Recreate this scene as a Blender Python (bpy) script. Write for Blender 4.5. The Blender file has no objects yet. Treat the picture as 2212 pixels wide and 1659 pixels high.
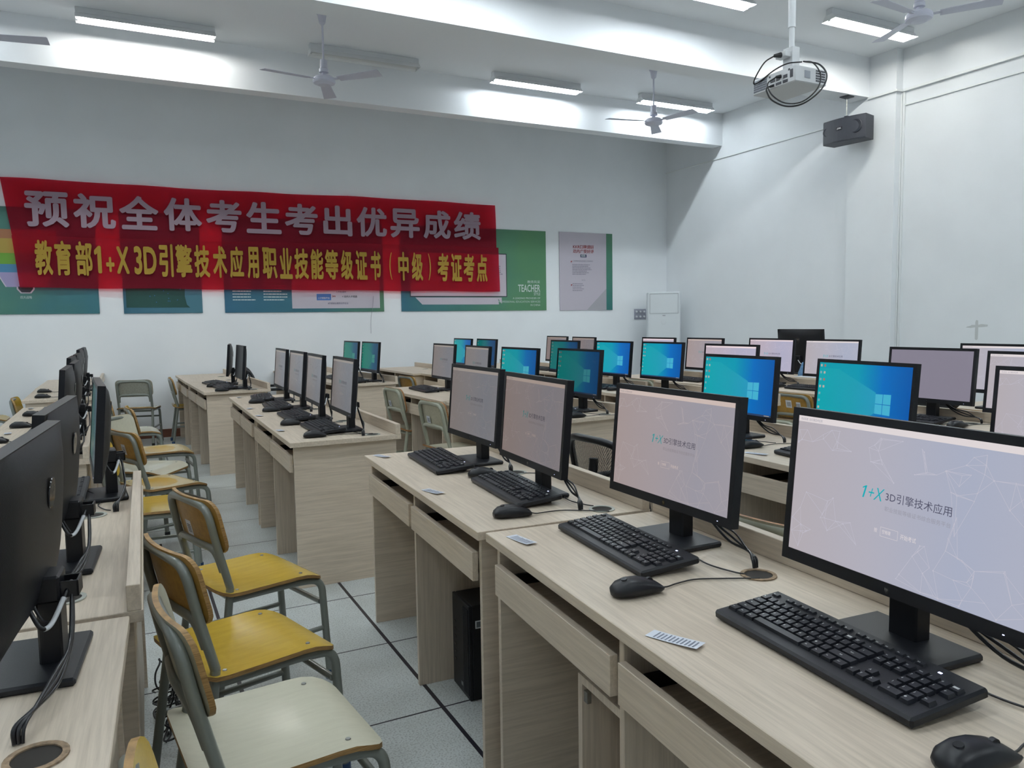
import bpy, math, random
from mathutils import Vector, Matrix
random.seed(7)
PI = math.pi
scene = bpy.context.scene
COL = scene.collection
# ------------------------------------------------------------------ camera, world, exposure
cam_d = bpy.data.cameras.new('camera')
cam_d.sensor_fit = 'HORIZONTAL'; cam_d.sensor_width = 36.0
cam_d.lens = 36.0 * 1640.1 / 2212.0
cam_d.clip_start = 0.02; cam_d.clip_end = 100
cam = bpy.data.objects.new('camera', cam_d); COL.objects.link(cam)
YAW, PITCH, ROLL, CAM_H = 0.469126, 0.0820920, 0.0154661, 1.33
_cy, _sy, _cp, _sp = math.cos(YAW), math.sin(YAW), math.cos(PITCH), math.sin(PITCH)
_f = Vector((_sy*_cp, _cy*_cp, -_sp)); _r = Vector((_cy, -_sy, 0)); _d = _f.cross(_r)
_r2 = _r*math.cos(ROLL) + _d*math.sin(ROLL); _d2 = -_r*math.sin(ROLL) + _d*math.cos(ROLL)
_m = Matrix((( _r2.x, -_d2.x, -_f.x, 0.0), (_r2.y, -_d2.y, -_f.y, 0.0), (_r2.z, -_d2.z, -_f.z, CAM_H), (0, 0, 0, 1)))
cam.matrix_world = _m
scene.camera = cam
world = bpy.data.worlds.new('world'); scene.world = world; world.use_nodes = True
world.node_tree.nodes['Background'].inputs[0].default_value = (0.75, 0.85, 1.0, 1)
world.node_tree.nodes['Background'].inputs[1].default_value = 0.05
vs = scene.view_settings
vs.view_transform = 'Standard'; vs.look = 'None'; vs.gamma = 1.0; vs.use_curve_mapping = False
vs.exposure = 0.0
LAMP_STRENGTH = 102.0

# ------------------------------------------------------------------ materials
def new_mat(name):
    m = bpy.data.materials.new(name); m.use_nodes = True
    return m, m.node_tree, m.node_tree.nodes['Principled BSDF']

def mat(name, col, rough=0.5, metal=0.0, spec=0.5, emit=None, estr=0.0, coat=0.0, noise=0.0, nscale=40.0, bump=0.0):
    m, nt, b = new_mat(name)
    b.inputs['Base Color'].default_value = (*col, 1)
    b.inputs['Roughness'].default_value = rough
    b.inputs['Metallic'].default_value = metal
    b.inputs['Specular IOR Level'].default_value = spec
    b.inputs['Coat Weight'].default_value = coat
    if emit:
        b.inputs['Emission Color'].default_value = (*emit, 1)
        b.inputs['Emission Strength'].default_value = estr
    if noise or bump:
        tc = nt.nodes.new('ShaderNodeTexCoord'); n = nt.nodes.new('ShaderNodeTexNoise')
        n.inputs['Scale'].default_value = nscale; n.inputs['Detail'].default_value = 4
        nt.links.new(tc.outputs['Object'], n.inputs['Vector'])
        if noise:
            r = nt.nodes.new('ShaderNodeValToRGB')
            r.color_ramp.elements[0].position = 0.3; r.color_ramp.elements[1].position = 0.7
            r.color_ramp.elements[0].color = (*[c*(1-noise) for c in col], 1)
            r.color_ramp.elements[1].color = (*[min(1, c*(1+noise)) for c in col], 1)
            nt.links.new(n.outputs['Fac'], r.inputs['Fac']); nt.links.new(r.outputs['Color'], b.inputs['Base Color'])
        if bump:
            bp = nt.nodes.new('ShaderNodeBump'); bp.inputs['Strength'].default_value = bump; bp.inputs['Distance'].default_value = 0.002
            nt.links.new(n.outputs['Fac'], bp.inputs['Height']); nt.links.new(bp.outputs['Normal'], b.inputs['Normal'])
    return m

def wood_mat(name, col, scale, contrast=0.16, rough=0.42):
    m, nt, b = new_mat(name)
    tc = nt.nodes.new('ShaderNodeTexCoord'); mp = nt.nodes.new('ShaderNodeMapping')
    mp.inputs['Scale'].default_value = scale
    nt.links.new(tc.outputs['Object'], mp.inputs['Vector'])
    n = nt.nodes.new('ShaderNodeTexNoise'); n.inputs['Scale'].default_value = 1.0
    n.inputs['Detail'].default_value = 6; n.inputs['Roughness'].default_value = 0.65; n.inputs['Distortion'].default_value = 0.25
    nt.links.new(mp.outputs['Vector'], n.inputs['Vector'])
    r = nt.nodes.new('ShaderNodeValToRGB'); e = r.color_ramp.elements
    e[0].position = 0.33; e[0].color = (*[c*(1-contrast*k) for c, k in zip(col, (1.3, 1.4, 1.5))], 1)
    e[1].position = 0.62; e[1].color = (*[min(1, c*(1+contrast*0.45)) for c in col], 1)
    nt.links.new(n.outputs['Fac'], r.inputs['Fac']); nt.links.new(r.outputs['Color'], b.inputs['Base Color'])
    b.inputs['Roughness'].default_value = rough; b.inputs['Specular IOR Level'].default_value = 0.4
    bp = nt.nodes.new('ShaderNodeBump'); bp.inputs['Strength'].default_value = 0.08; bp.inputs['Distance'].default_value = 0.001
    nt.links.new(n.outputs['Fac'], bp.inputs['Height']); nt.links.new(bp.outputs['Normal'], b.inputs['Normal'])
    return m

def emis(name, col, s, gloss=0.35):
    m, nt, b = new_mat(name)
    b.inputs['Base Color'].default_value = (0.01, 0.01, 0.012, 1)
    b.inputs['Roughness'].default_value = gloss; b.inputs['Specular IOR Level'].default_value = 0.15
    b.inputs['Emission Color'].default_value = (*col, 1); b.inputs['Emission Strength'].default_value = s
    return m

OAK = (0.66, 0.56, 0.445)
M = {}
M['wall'] = mat('wall_paint', (0.845, 0.875, 0.895), 0.75, spec=0.2, noise=0.02, nscale=2.0)
M['ceil'] = mat('ceiling_paint', (0.90, 0.925, 0.95), 0.8, spec=0.2)
M['trunk'] = mat('white_pvc', (0.82, 0.845, 0.845), 0.5)
M['patch'] = mat('grey_plaster', (0.60, 0.62, 0.62), 0.8)
M['skirt'] = wood_mat('brown_skirting', (0.16, 0.06, 0.035), (3, 60, 60), 0.3)
M['oak'] = wood_mat('oak_laminate_long', OAK, (130, 5, 130), 0.12)
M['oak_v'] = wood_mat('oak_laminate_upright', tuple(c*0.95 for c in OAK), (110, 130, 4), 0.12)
M['oak_h'] = wood_mat('oak_laminate_crosswise', OAK, (5, 130, 120), 0.12)
M['board_raw'] = mat('raw_chipboard', (0.27, 0.19, 0.12), 0.9, noise=0.4, nscale=120)
M['black'] = mat('black_plastic', (0.006, 0.0065, 0.009), 0.38, spec=.35)
M['black_soft'] = mat('black_textured_plastic', (0.007, 0.008, 0.0115), 0.42, spec=.35, bump=0.15, nscale=900)
M['shell'] = mat('monitor_back_plastic', (0.008, 0.0088, 0.011), 0.42, spec=.3, bump=0.2, nscale=700)
M['bezel'] = mat('monitor_bezel_plastic', (0.0045, 0.005, 0.008), 0.42, spec=.3)
M['key'] = mat('keycap_plastic', (0.009, 0.0105, 0.0155), 0.40, spec=.4)
M['legend'] = mat('key_legend_print', (0.55, 0.56, 0.55), 0.6)
M['cable'] = mat('black_cable_rubber', (0.008, 0.008, 0.010), 0.35)
M['gloss'] = mat('glossy_logo', (0.02, 0.02, 0.024), 0.08)
M['chrome'] = mat('logo_silver', (0.35, 0.36, 0.38), 0.2, metal=0.9)
M['hole_shade'] = mat('hole_shade_disc', (0.02, 0.016, 0.012), 0.9)
M['ring'] = mat('grommet_grey', (0.42, 0.43, 0.38), 0.5)
M['paper'] = mat('white_paper', (0.72, 0.75, 0.82), 0.7)
M['ink'] = mat('grey_ink', (0.22, 0.24, 0.30), 0.8)
M['tube'] = mat('chair_frame_paint', (0.215, 0.235, 0.21), 0.28, coat=0.3)
M['tube_light'] = mat('chair_frame_paint_pale', (0.36, 0.37, 0.29), 0.3, coat=0.3)
M['ply_edge'] = wood_mat('plywood_edge', (0.40, 0.24, 0.09), (20, 20, 400), 0.4, 0.5)
M['ply_edge_red'] = wood_mat('plywood_edge_reddish', (0.36, 0.17, 0.06), (20, 20, 400), 0.4, 0.5)
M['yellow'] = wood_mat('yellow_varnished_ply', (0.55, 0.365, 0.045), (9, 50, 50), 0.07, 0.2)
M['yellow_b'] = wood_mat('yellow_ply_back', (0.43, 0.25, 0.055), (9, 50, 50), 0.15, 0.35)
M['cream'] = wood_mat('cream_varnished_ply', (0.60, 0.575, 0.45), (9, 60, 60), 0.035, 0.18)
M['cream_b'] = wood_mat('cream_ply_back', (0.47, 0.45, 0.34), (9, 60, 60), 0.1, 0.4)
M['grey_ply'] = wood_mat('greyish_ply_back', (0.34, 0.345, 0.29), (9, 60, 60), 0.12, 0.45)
M['cap_blue'] = mat('blue_foot_cap', (0.02, 0.06, 0.16), 0.5)
M['cap_black'] = mat('black_foot_cap', (0.01, 0.01, 0.012), 0.5)
M['screw'] = mat('steel_screw', (0.4, 0.4, 0.38), 0.3, metal=0.9)
M['white_metal'] = mat('white_enamel', (0.72, 0.74, 0.76), 0.35)
M['reflector'] = mat('lamp_reflector', (0.80, 0.82, 0.83), 0.3)
M['fan'] = mat('fan_paint', (0.62, 0.63, 0.73), 0.4)
M['fan_dark'] = mat('fan_dark_gap', (0.05, 0.05, 0.06), 0.5)
M['lamp_on'] = emis('tube_light_on', (0.87, 0.95, 1.0), LAMP_STRENGTH)
M['lamp_warm'] = emis('tube_light_on_warm', (0.97, 0.97, 0.93), LAMP_STRENGTH)
M['lamp_off'] = mat('tube_light_off', (0.66, 0.67, 0.66), 0.3)
M['proj'] = mat('projector_white', (0.60, 0.61, 0.62), 0.45)
M['proj_grey'] = mat('projector_grille', (0.30, 0.32, 0.36), 0.5)
M['proj_dark'] = mat('projector_ports', (0.03, 0.03, 0.04), 0.5)
M['spk'] = mat('speaker_vinyl', (0.014, 0.017, 0.027), 0.45, bump=0.3, nscale=500)
M['spk_grill'] = mat('speaker_grille', (0.030, 0.034, 0.045), 0.5, bump=0.5, nscale=300)
M['aircon'] = mat('aircon_plastic', (0.68, 0.72, 0.74), 0.35)
M['aircon_line'] = mat('aircon_seam', (0.20, 0.22, 0.24), 0.5)
M['grey_plate'] = mat('grey_metal_plate', (0.33, 0.34, 0.40), 0.4)
M['mesh_grey'] = None
M['white_cap'] = mat('white_label_sleeve', (0.70, 0.72, 0.74), 0.6)
M['zip'] = mat('white_nylon_tie', (0.62, 0.62, 0.68), 0.5)
M['led'] = emis('white_led', (0.6, 0.65, 1.0), 2.5)
M['red'] = mat('red_tag', (0.5, 0.03, 0.04), 0.5)
M['blue_cloth'] = mat('blue_cloth', (0.12, 0.25, 0.42), 0.8, noise=0.2)
M['hivis'] = mat('fluorescent_stripe', (0.45, 0.66, 0.10), 0.6)
M['paleyellow'] = mat('yellow_notepaper', (0.62, 0.62, 0.32), 0.7)
M['sticker_ink'] = mat('sticker_dark', (0.10, 0.12, 0.14), 0.6)

def floor_mat():
    m, nt, b = new_mat('speckled_raised_floor_tiles')
    tc = nt.nodes.new('ShaderNodeTexCoord'); sep = nt.nodes.new('ShaderNodeSeparateXYZ')
    nt.links.new(tc.outputs['Object'], sep.inputs[0])
    def math_(op, a, bv=None, c=None):
        n = nt.nodes.new('ShaderNodeMath'); n.operation = op
        for i, v in enumerate((a, bv, c)):
            if v is None: continue
            if isinstance(v, (int, float)): n.inputs[i].default_value = v
            else: nt.links.new(v, n.inputs[i])
        return n.outputs[0]
    def dist(out, off, pitch):
        s = math_('SUBTRACT', out, off - pitch/2)
        w = math_('WRAP', s, pitch, 0.0)
        return math_('ABSOLUTE', math_('SUBTRACT', w, pitch/2))
    dx = dist(sep.outputs[0], 0.917, 0.604); dy = dist(sep.outputs[1], 2.378, 0.604)
    jx = math_('LESS_THAN', dx, 0.0075); jy = math_('LESS_THAN', dy, 0.0040)
    j = math_('MAXIMUM', jx, jy)
    n = nt.nodes.new('ShaderNodeTexNoise'); n.inputs['Scale'].default_value = 160; n.inputs['Detail'].default_value = 3
    nt.links.new(tc.outputs['Object'], n.inputs['Vector'])
    n2 = nt.nodes.new('ShaderNodeTexNoise'); n2.inputs['Scale'].default_value = 3.5; n2.inputs['Detail'].default_value = 5
    nt.links.new(tc.outputs['Object'], n2.inputs['Vector'])
    r = nt.nodes.new('ShaderNodeValToRGB'); e = r.color_ramp.elements
    e[0].position = 0.36; e[0].color = (0.42, 0.44, 0.43, 1); e[1].position = 0.52; e[1].color = (0.64, 0.675, 0.665, 1)
    nt.links.new(n.outputs['Fac'], r.inputs['Fac'])
    r2 = nt.nodes.new('ShaderNodeValToRGB'); e = r2.color_ramp.elements
    e[0].position = 0.3; e[0].color = (0.82, 0.82, 0.80, 1); e[1].position = 0.65; e[1].color = (1, 1, 1, 1)
    nt.links.new(n2.outputs['Fac'], r2.inputs['Fac'])
    mx = nt.nodes.new('ShaderNodeMix'); mx.data_type = 'RGBA'; mx.blend_type = 'MULTIPLY'; mx.inputs[0].default_value = 1
    nt.links.new(r.outputs['Color'], mx.inputs[6]); nt.links.new(r2.outputs['Color'], mx.inputs[7])
    mj = nt.nodes.new('ShaderNodeMix'); mj.data_type = 'RGBA'
    nt.links.new(j, mj.inputs[0]); nt.links.new(mx.outputs[2], mj.inputs[6]); mj.inputs[7].default_value = (0.018, 0.017, 0.025, 1)
    nt.links.new(mj.outputs[2], b.inputs['Base Color'])
    b.inputs['Roughness'].default_value = 0.32; b.inputs['Specular IOR Level'].default_value = 0.45
    return m
M['floor'] = floor_mat()

def cloth_mat(name, col, trans, mixf):
    m, nt, b = new_mat(name)
    out = nt.nodes['Material Output']
    tr = nt.nodes.new('ShaderNodeBsdfTransparent'); tr.inputs[0].default_value = (*trans, 1)
    tl = nt.nodes.new('ShaderNodeBsdfTranslucent'); tl.inputs[0].default_value = (*col, 1)
    b.inputs['Base Color'].default_value = (*col, 1); b.inputs['Roughness'].default_value = 0.6
    b.inputs['Specular IOR Level'].default_value = 0.25
    m1 = nt.nodes.new('ShaderNodeMixShader'); m1.inputs[0].default_value = 0.3
    nt.links.new(b.outputs[0], m1.inputs[1]); nt.links.new(tl.outputs[0], m1.inputs[2])
    m2 = nt.nodes.new('ShaderNodeMixShader'); m2.inputs[0].default_value = mixf
    nt.links.new(m1.outputs[0], m2.inputs[1]); nt.links.new(tr.outputs[0], m2.inputs[2])
    nt.links.new(m2.outputs[0], out.inputs[0])
    return m
M['banner'] = cloth_mat('red_banner_cloth', (0.36, 0.020, 0.045), (0.90, 0.05, 0.09), 0.55)
M['ban_white'] = mat('banner_white_print', (0.285, 0.21, 0.26), 0.7)
M['ban_yellow'] = mat('banner_yellow_print', (0.32, 0.205, 0.016), 0.7)

def grad_mat(name, stops, axis, lo, hi, emit=0.0, noise=0.0, base=None):
    """linear colour gradient printed or shown along an object axis"""
    m, nt, b = new_mat(name)
    tc = nt.nodes.new('ShaderNodeTexCoord'); sep = nt.nodes.new('ShaderNodeSeparateXYZ')
    nt.links.new(tc.outputs['Object'], sep.inputs[0])
    mr = nt.nodes.new('ShaderNodeMapRange'); mr.inputs[1].default_value = lo; mr.inputs[2].default_value = hi
    nt.links.new(sep.outputs[axis], mr.inputs[0])
    r = nt.nodes.new('ShaderNodeValToRGB'); e = r.color_ramp.elements
    e[0].position = stops[0][0]; e[0].color = (*stops[0][1], 1); e[1].position = stops[-1][0]; e[1].color = (*stops[-1][1], 1)
    for p, c in stops[1:-1]:
        k = e.new(p); k.color = (*c, 1)
    src = mr.outputs[0]
    if noise:
        n = nt.nodes.new('ShaderNodeTexNoise'); n.inputs['Scale'].default_value = 3; nt.links.new(tc.outputs['Object'], n.inputs['Vector'])
        a = nt.nodes.new('ShaderNodeMath'); a.operation = 'MULTIPLY_ADD'; a.inputs[1].default_value = noise; a.inputs[2].default_value = -noise/2
        nt.links.new(n.outputs['Fac'], a.inputs[0])
        ad = nt.nodes.new('ShaderNodeMath'); ad.operation = 'ADD'; nt.links.new(src, ad.inputs[0]); nt.links.new(a.outputs[0], ad.inputs[1]); src = ad.outputs[0]
    nt.links.new(src, r.inputs['Fac'])
    if emit:
        b.inputs['Base Color'].default_value = (0.01, 0.01, 0.012, 1); b.inputs['Roughness'].default_value = 0.25
        b.inputs['Specular IOR Level'].default_value = 0.08
        nt.links.new(r.outputs['Color'], b.inputs['Emission Color']); b.inputs['Emission Strength'].default_value = emit
    else:
        nt.links.new(r.outputs['Color'], b.inputs['Base Color']); b.inputs['Roughness'].default_value = 0.55; b.inputs['Specular IOR Level'].default_value = 0.3
    return m

def mesh_fabric():
    m, nt, b = new_mat('office_chair_mesh')
    out = nt.nodes['Material Output']
    tc = nt.nodes.new('ShaderNodeTexCoord'); w = nt.nodes.new('ShaderNodeTexChecker'); w.inputs['Scale'].default_value = 260
    nt.links.new(tc.outputs['Object'], w.inputs['Vector'])
    tr = nt.nodes.new('ShaderNodeBsdfTransparent')
    mx = nt.nodes.new('ShaderNodeMixShader')
    ml = nt.nodes.new('ShaderNodeMath'); ml.operation = 'MULTIPLY'; ml.inputs[1].default_value = 0.75
    nt.links.new(w.outputs['Fac'], ml.inputs[0]); nt.links.new(ml.outputs[0], mx.inputs[0])
    b.inputs['Base Color'].default_value = (0.045, 0.047, 0.05, 1)
    nt.links.new(b.outputs[0], mx.inputs[1]); nt.links.new(tr.outputs[0], mx.inputs[2]); nt.links.new(mx.outputs[0], out.inputs[0])
    return m
M['mesh_grey'] = mesh_fabric()

# ------------------------------------------------------------------ geometry helpers
def catmull(pts, n=8):
    P = [Vector(p) for p in pts]
    if len(P) < 3: return P
    out = []
    for i in range(len(P)-1):
        p0 = P[i-1] if i else P[0]*2-P[1]; p1, p2 = P[i], P[i+1]
        p3 = P[i+2] if i+2 < len(P) else P[-1]*2-P[-2]
        for k in range(n):
            t = k/n
            out.append(0.5*((2*p1)+(p2-p0)*t+(2*p0-5*p1+4*p2-p3)*t*t+(3*p1-p0-3*p2+p3)*t**3))
    out.append(P[-1]); return out

def fillet(pts, r, n=5):
    """polyline with rounded corners"""
    P = [Vector(p) for p in pts]; out = [P[0]]
    for i in range(1, len(P)-1):
        a, b, c = P[i-1], P[i], P[i+1]
        d1 = (a-b); d2 = (c-b); rr = min(r, d1.length*0.48, d2.length*0.48)
        p = b+d1.normalized()*rr; q = b+d2.normalized()*rr
        for k in range(n+1):
            t = k/n; out.append((1-t)**2*p+2*t*(1-t)*b+t*t*q)
    out.append(P[-1]); return out

_text_cache = {}
def text_geo(s, bold=0.0, res=3):
    k = (s, bold, res)
    if k not in _text_cache:
        c = bpy.data.curves.new('txt', 'FONT'); c.body = s; c.size = 1; c.offset = bold; c.resolution_u = res
        o = bpy.data.objects.new('txt', c); COL.objects.link(o)
        dg = bpy.context.evaluated_depsgraph_get(); me = bpy.data.meshes.new_from_object(o.evaluated_get(dg))
        v = [tuple(x.co) for x in me.vertices]; f = [tuple(p.vertices) for p in me.polygons]
        bpy.data.meshes.remove(me); bpy.data.objects.remove(o); bpy.data.curves.remove(c)
        xs = [a[0] for a in v] or [0]; ys = [a[1] for a in v] or [0]
        _text_cache[k] = (v, f, min(xs), max(xs), min(ys), max(ys))
    return _text_cache[k]

class P:
    def __init__(s):
        s.v = []; s.f = []; s.m = []; s.s = []
    def add(s, v, f, mi=0, sm=False, X=None):
        o = len(s.v)
        s.v += [tuple(X @ Vector(a)) for a in v] if X is not None else [tuple(a) for a in v]
        for q in f:
            s.f.append(tuple(i+o for i in q)); s.m.append(mi); s.s.append(sm)
        return s
    def box(s, lo, hi, mi=0, X=None, bev=0.0):
        x0, y0, z0 = lo; x1, y1, z1 = hi
        if x0 > x1: x0, x1 = x1, x0
        if y0 > y1: y0, y1 = y1, y0
        if z0 > z1: z0, z1 = z1, z0
        b = min(bev, (x1-x0)*0.45, (y1-y0)*0.45, (z1-z0)*0.45)
        if b <= 0:
            v = [(x0,y0,z0),(x1,y0,z0),(x1,y1,z0),(x0,y1,z0),(x0,y0,z1),(x1,y0,z1),(x1,y1,z1),(x0,y1,z1)]
            f = [(0,3,2,1),(4,5,6,7),(0,1,5,4),(1,2,6,5),(2,3,7,6),(3,0,4,7)]
            return s.add(v, f, mi, False, X)
        # chamfered box: 24 verts
        v = []; idx = {}
        for ix, xx in enumerate((x0, x1)):
            for iy, yy in enumerate((y0, y1)):
                for iz, zz in enumerate((z0, z1)):
                    sx, sy, sz = (1, -1)[ix]*b, (1, -1)[iy]*b, (1, -1)[iz]*b
                    for a, p in (('x', (xx, yy+sy, zz+sz)), ('y', (xx+sx, yy, zz+sz)), ('z', (xx+sx, yy+sy, zz))):
                        idx[(a, ix, iy, iz)] = len(v); v.append(p)
        f = []
        for a in range(2):
            q = [idx[('x', a, i, j)] for i, j in ((0,0),(1,0),(1,1),(0,1))]; f.append(q if a else q[::-1])
            q = [idx[('y', i, a, j)] for i, j in ((0,0),(1,0),(1,1),(0,1))]; f.append(q[::-1] if a else q)
            q = [idx[('z', i, j, a)] for i, j in ((0,0),(1,0),(1,1),(0,1))]; f.append(q if a else q[::-1])
        for i in range(2):
            for j in range(2):
                f.append([idx[('y', 0, i, j)], idx[('y', 1, i, j)], idx[('z', 1, i, j)], idx[('z', 0, i, j)]][::1 if (i ^ j) else -1])
                f.append([idx[('x', i, 0, j)], idx[('x', i, 1, j)], idx[('z', i, 1, j)], idx[('z', i, 0, j)]][::-1 if (i ^ j) else 1])
                f.append([idx[('x', i, j, 0)], idx[('x', i, j, 1)], idx[('y', i, j, 1)], idx[('y', i, j, 0)]][::1 if (i ^ j) else -1])
                for k in range(2):
                    q = [idx[('x', i, j, k)], idx[('y', i, j, k)], idx[('z', i, j, k)]]
                    f.append(q if (i+j+k) % 2 else q[::-1])
        return s.add(v, f, mi, False, X)
    def tube(s, pts, r, seg=10, mi=0, X=None, cap=True):
        pts = [Vector(p) for p in pts]; n = len(pts); v = []; f = []
        T = []
        for i in range(n):
            d = pts[min(i+1, n-1)]-pts[max(i-1, 0)]
            T.append(d.normalized() if d.length > 1e-9 else Vector((0, 0, 1)))
        up = Vector((0, 0, 1)) if abs(T[0].z) < 0.9 else Vector((1, 0, 0))
        N = (up - T[0]*up.dot(T[0])).normalized()
        for i in range(n):
            N = N - T[i]*N.dot(T[i]); N.normalize(); B = T[i].cross(N)
            rr = r[i] if isinstance(r, (list, tuple)) else r
            for k in range(seg):
                a = 2*PI*k/seg; v.append(pts[i]+N*math.cos(a)*rr+B*math.sin(a)*rr)
        for i in range(n-1):
            for k in range(seg):
                k2 = (k+1) % seg; f.append((i*seg+k, i*seg+k2, (i+1)*seg+k2, (i+1)*seg+k))
        s.add(v, f, mi, True, X)
        if cap:
            s.add(v[:seg], [tuple(range(seg))[::-1]], mi, False, X); s.add(v[-seg:], [tuple(range(seg))], mi, False, X)
        return s
    def lathe(s, prof, seg=24, mi=0, X=None, smooth=True):
        """profile of (radius, z), each segment with its own verts so corners stay crisp"""
        for (r0, z0), (r1, z1) in zip(prof[:-1], prof[1:]):
            v = []; f = []
            for k in range(seg):
                a = 2*PI*k/seg; v += [(r0*math.cos(a), r0*math.sin(a), z0), (r1*math.cos(a), r1*math.sin(a), z1)]
            for k in range(seg):
                k2 = (k+1) % seg; f.append((2*k, 2*k2, 2*k2+1, 2*k+1))
            s.add(v, f, mi, smooth, X)
        return s
    def prism(s, poly, z0, z1, mi=0, X=None):
        n = len(poly); v = [(x, y, z0) for x, y in poly]+[(x, y, z1) for x, y in poly]
        f = [tuple(range(n))[::-1], tuple(range(n, 2*n))]+[(i, (i+1) % n, n+(i+1) % n, n+i) for i in range(n)]
        return s.add(v, f, mi, False, X)
    def quad(s, q, mi=0, X=None):
        return s.add(q, [tuple(range(len(q)))], mi, False, X)
    def text(s, t, X, mi=0, h=None, w=None, bold=0.0, align='l', res=3):
        """flat lettering; h = height of the whole line, w = width it is fitted to"""
        if t == '1': v, f, x0, x1, y0, y1 = [(a, b, 0) for a, b in ONE], [(0, 1, 2, 6), (2, 3, 4, 5, 6)], 0, .215, 0, .73
        else: v, f, x0, x1, y0, y1 = text_geo(t, bold if bold < 0 else 0.0, res)
        sy = h/(y1-y0) if h else None; sx = w/(x1-x0) if w else None
        if sy is None: sy = sx
        if sx is None: sx = sy*.8
        W = (x1-x0)*sx; off = {'l': 0, 'c': -W/2, 'r': -W}[align]
        offs = [(0, 0)]
        if bold > 0:   # heavier lettering: the strokes widened by laying the outline several times
            offs += [(bold*math.cos(k*PI/4), bold*math.sin(k*PI/4)) for k in range(8)]
        for i, (ox, oy) in enumerate(offs):
            s.add([((a-x0+ox)*sx+off, (b-y0+oy)*sy, i*.00004) for a, b, c in v], f, mi, False, X)
        return s
    def plate(s, hx, hy, rc, th, fn, n=14, mis=(0, 1, 0)):
        """rounded-corner sheet bent by fn(a, b, t)"""
        A = []
        for i in range(n+1):
            t = i/n; A.append(-hx + 2*hx*(0.5-0.5*math.cos(PI*t)))
        rows = []
        for a in A:
            d = max(0.0, abs(a)-(hx-rc)); w = hy-(rc-math.sqrt(max(0, rc*rc-d*d)))
            rows.append([(a, -w+2*w*j/n) for j in range(n+1)])
        for top in (True, False):
            v = [fn(a, b, 0 if top else -th) for row in rows for a, b in row]; f = []
            for i in range(n):
                for j in range(n):
                    q = (i*(n+1)+j, (i+1)*(n+1)+j, (i+1)*(n+1)+j+1, i*(n+1)+j+1); f.append(q if top else q[::-1])
            s.add(v, f, mis[0] if top else mis[2], True)
        ring = [rows[i][0] for i in range(n+1)]+[rows[n][j] for j in range(1, n+1)]+[rows[i][n] for i in range(n-1, -1, -1)]+[rows[0][j] for j in range(n-1, 0, -1)]
        m = len(ring); v = [fn(a, b, 0) for a, b in ring]+[fn(a, b, -th) for a, b in ring]
        f = [(i, m+i, m+(i+1) % m, (i+1) % m) for i in range(m)]
        s.add(v, f, mis[1], True)
        return s
    def mesh(s, name, mats):
        me = bpy.data.meshes.new(name); me.from_pydata(s.v, [], s.f)
        for k in mats: me.materials.append(M[k] if isinstance(k, str) else k)
        me.polygons.foreach_set('material_index', s.m); me.polygons.foreach_set('use_smooth', s.s)
        me.update(); return me
    def obj(s, name, mats, parent=None):
        if not isinstance(mats, (list, tuple)): mats = [mats]
        o = bpy.data.objects.new(name, s.mesh(name, mats)); COL.objects.link(o)
        if parent: o.parent = parent
        return o

ONE = [(.125, 0), (.215, 0), (.215, .73), (.15, .73), (.0, .615), (.0, .53), (.125, .615)]
def TR(x=0, y=0, z=0): return Matrix.Translation((x, y, z))
def RZ(a): return Matrix.Rotation(a, 4, 'Z')
def RX(a): return Matrix.Rotation(a, 4, 'X')
def RY(a): return Matrix.Rotation(a, 4, 'Y')
def frame(o, x, y):
    """matrix sending local x,y,z to the axes x, y, x cross y at origin o"""
    x = Vector(x).normalized(); y = Vector(y).normalized(); z = x.cross(y)
    return Matrix(((x.x, y.x, z.x, o[0]), (x.y, y.y, z.y, o[1]), (x.z, y.z, z.z, o[2]), (0, 0, 0, 1)))

def thing(name, label, cat, loc=(0, 0, 0), rz=0.0, group=None):
    o = bpy.data.objects.new(name, None); o.empty_display_size = 0.05; COL.objects.link(o)
    o.location = loc; o.rotation_euler = (0, 0, rz); return tag(o, label, cat, group)
def tag(o, label, cat, group=None):
    o['label'] = label; o['category'] = cat
    if group: o['group'] = group
    return o
def struct(o):
    o['kind'] = 'structure'; return o
def dup(root, loc, rz, label, group=None, swap=None):
    r = root.copy(); COL.objects.link(r); r.location = loc; r.rotation_euler = (0, 0, rz); r['label'] = label
    if group: r['group'] = group
    for ch in list(root.children):
        c = ch.copy(); COL.objects.link(c); c.parent = r
        k = ch.name.split('.')[0]
        if swap and k in swap: c.data = swap[k]
        for g in ch.children:
            d = g.copy(); COL.objects.link(d); d.parent = c
    return r

# ------------------------------------------------------------------ the room
XL, XR, YB, YF, ZC = -3.4, 7.95, 10.03, -3.2, 4.31
struct(P().box((XL-.2, YF-.2, -.15), (XR+.2, YB+.2, 0)).obj('floor', 'floor'))
struct(P().box((XL-.2, YF-.2, ZC), (XR+.2, YB+.2, ZC+.15)).obj('ceiling', 'ceil'))
struct(P().box((XL-.2, YB, 0), (XR+.2, YB+.2, ZC)).obj('wall_back', 'wall'))
struct(P().box((XR, YF-.2, 0), (XR+.2, YB, ZC)).obj('wall_right', 'wall'))
struct(P().box((XL-.2, YF-.2, 0), (XL, YB, ZC)).obj('wall_left', 'wall'))
struct(P().box((XL, YF-.2, 0), (XR, YF, ZC)).obj('wall_front', 'wall'))
struct(P().box((XL, 8.74, 3.853), (XR, 8.93, ZC)).obj('trim_1', 'ceil'))          # far ceiling beam
struct(P().box((XL, 6.18, 3.86), (XR, 6.44, ZC)).obj('trim_2', 'ceil'))           # near ceiling beam
struct(P().box((7.84, 5.83, 0), (XR, 6.46, ZC)).obj('trim_3', 'wall'))            # pilaster
struct(P().box((7.932, 6.46, 3.672), (XR, YB, 3.686)).box((7.932, YF, 3.680), (XR, 5.80, 3.694)).obj('trim_4', 'trunk'))
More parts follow.
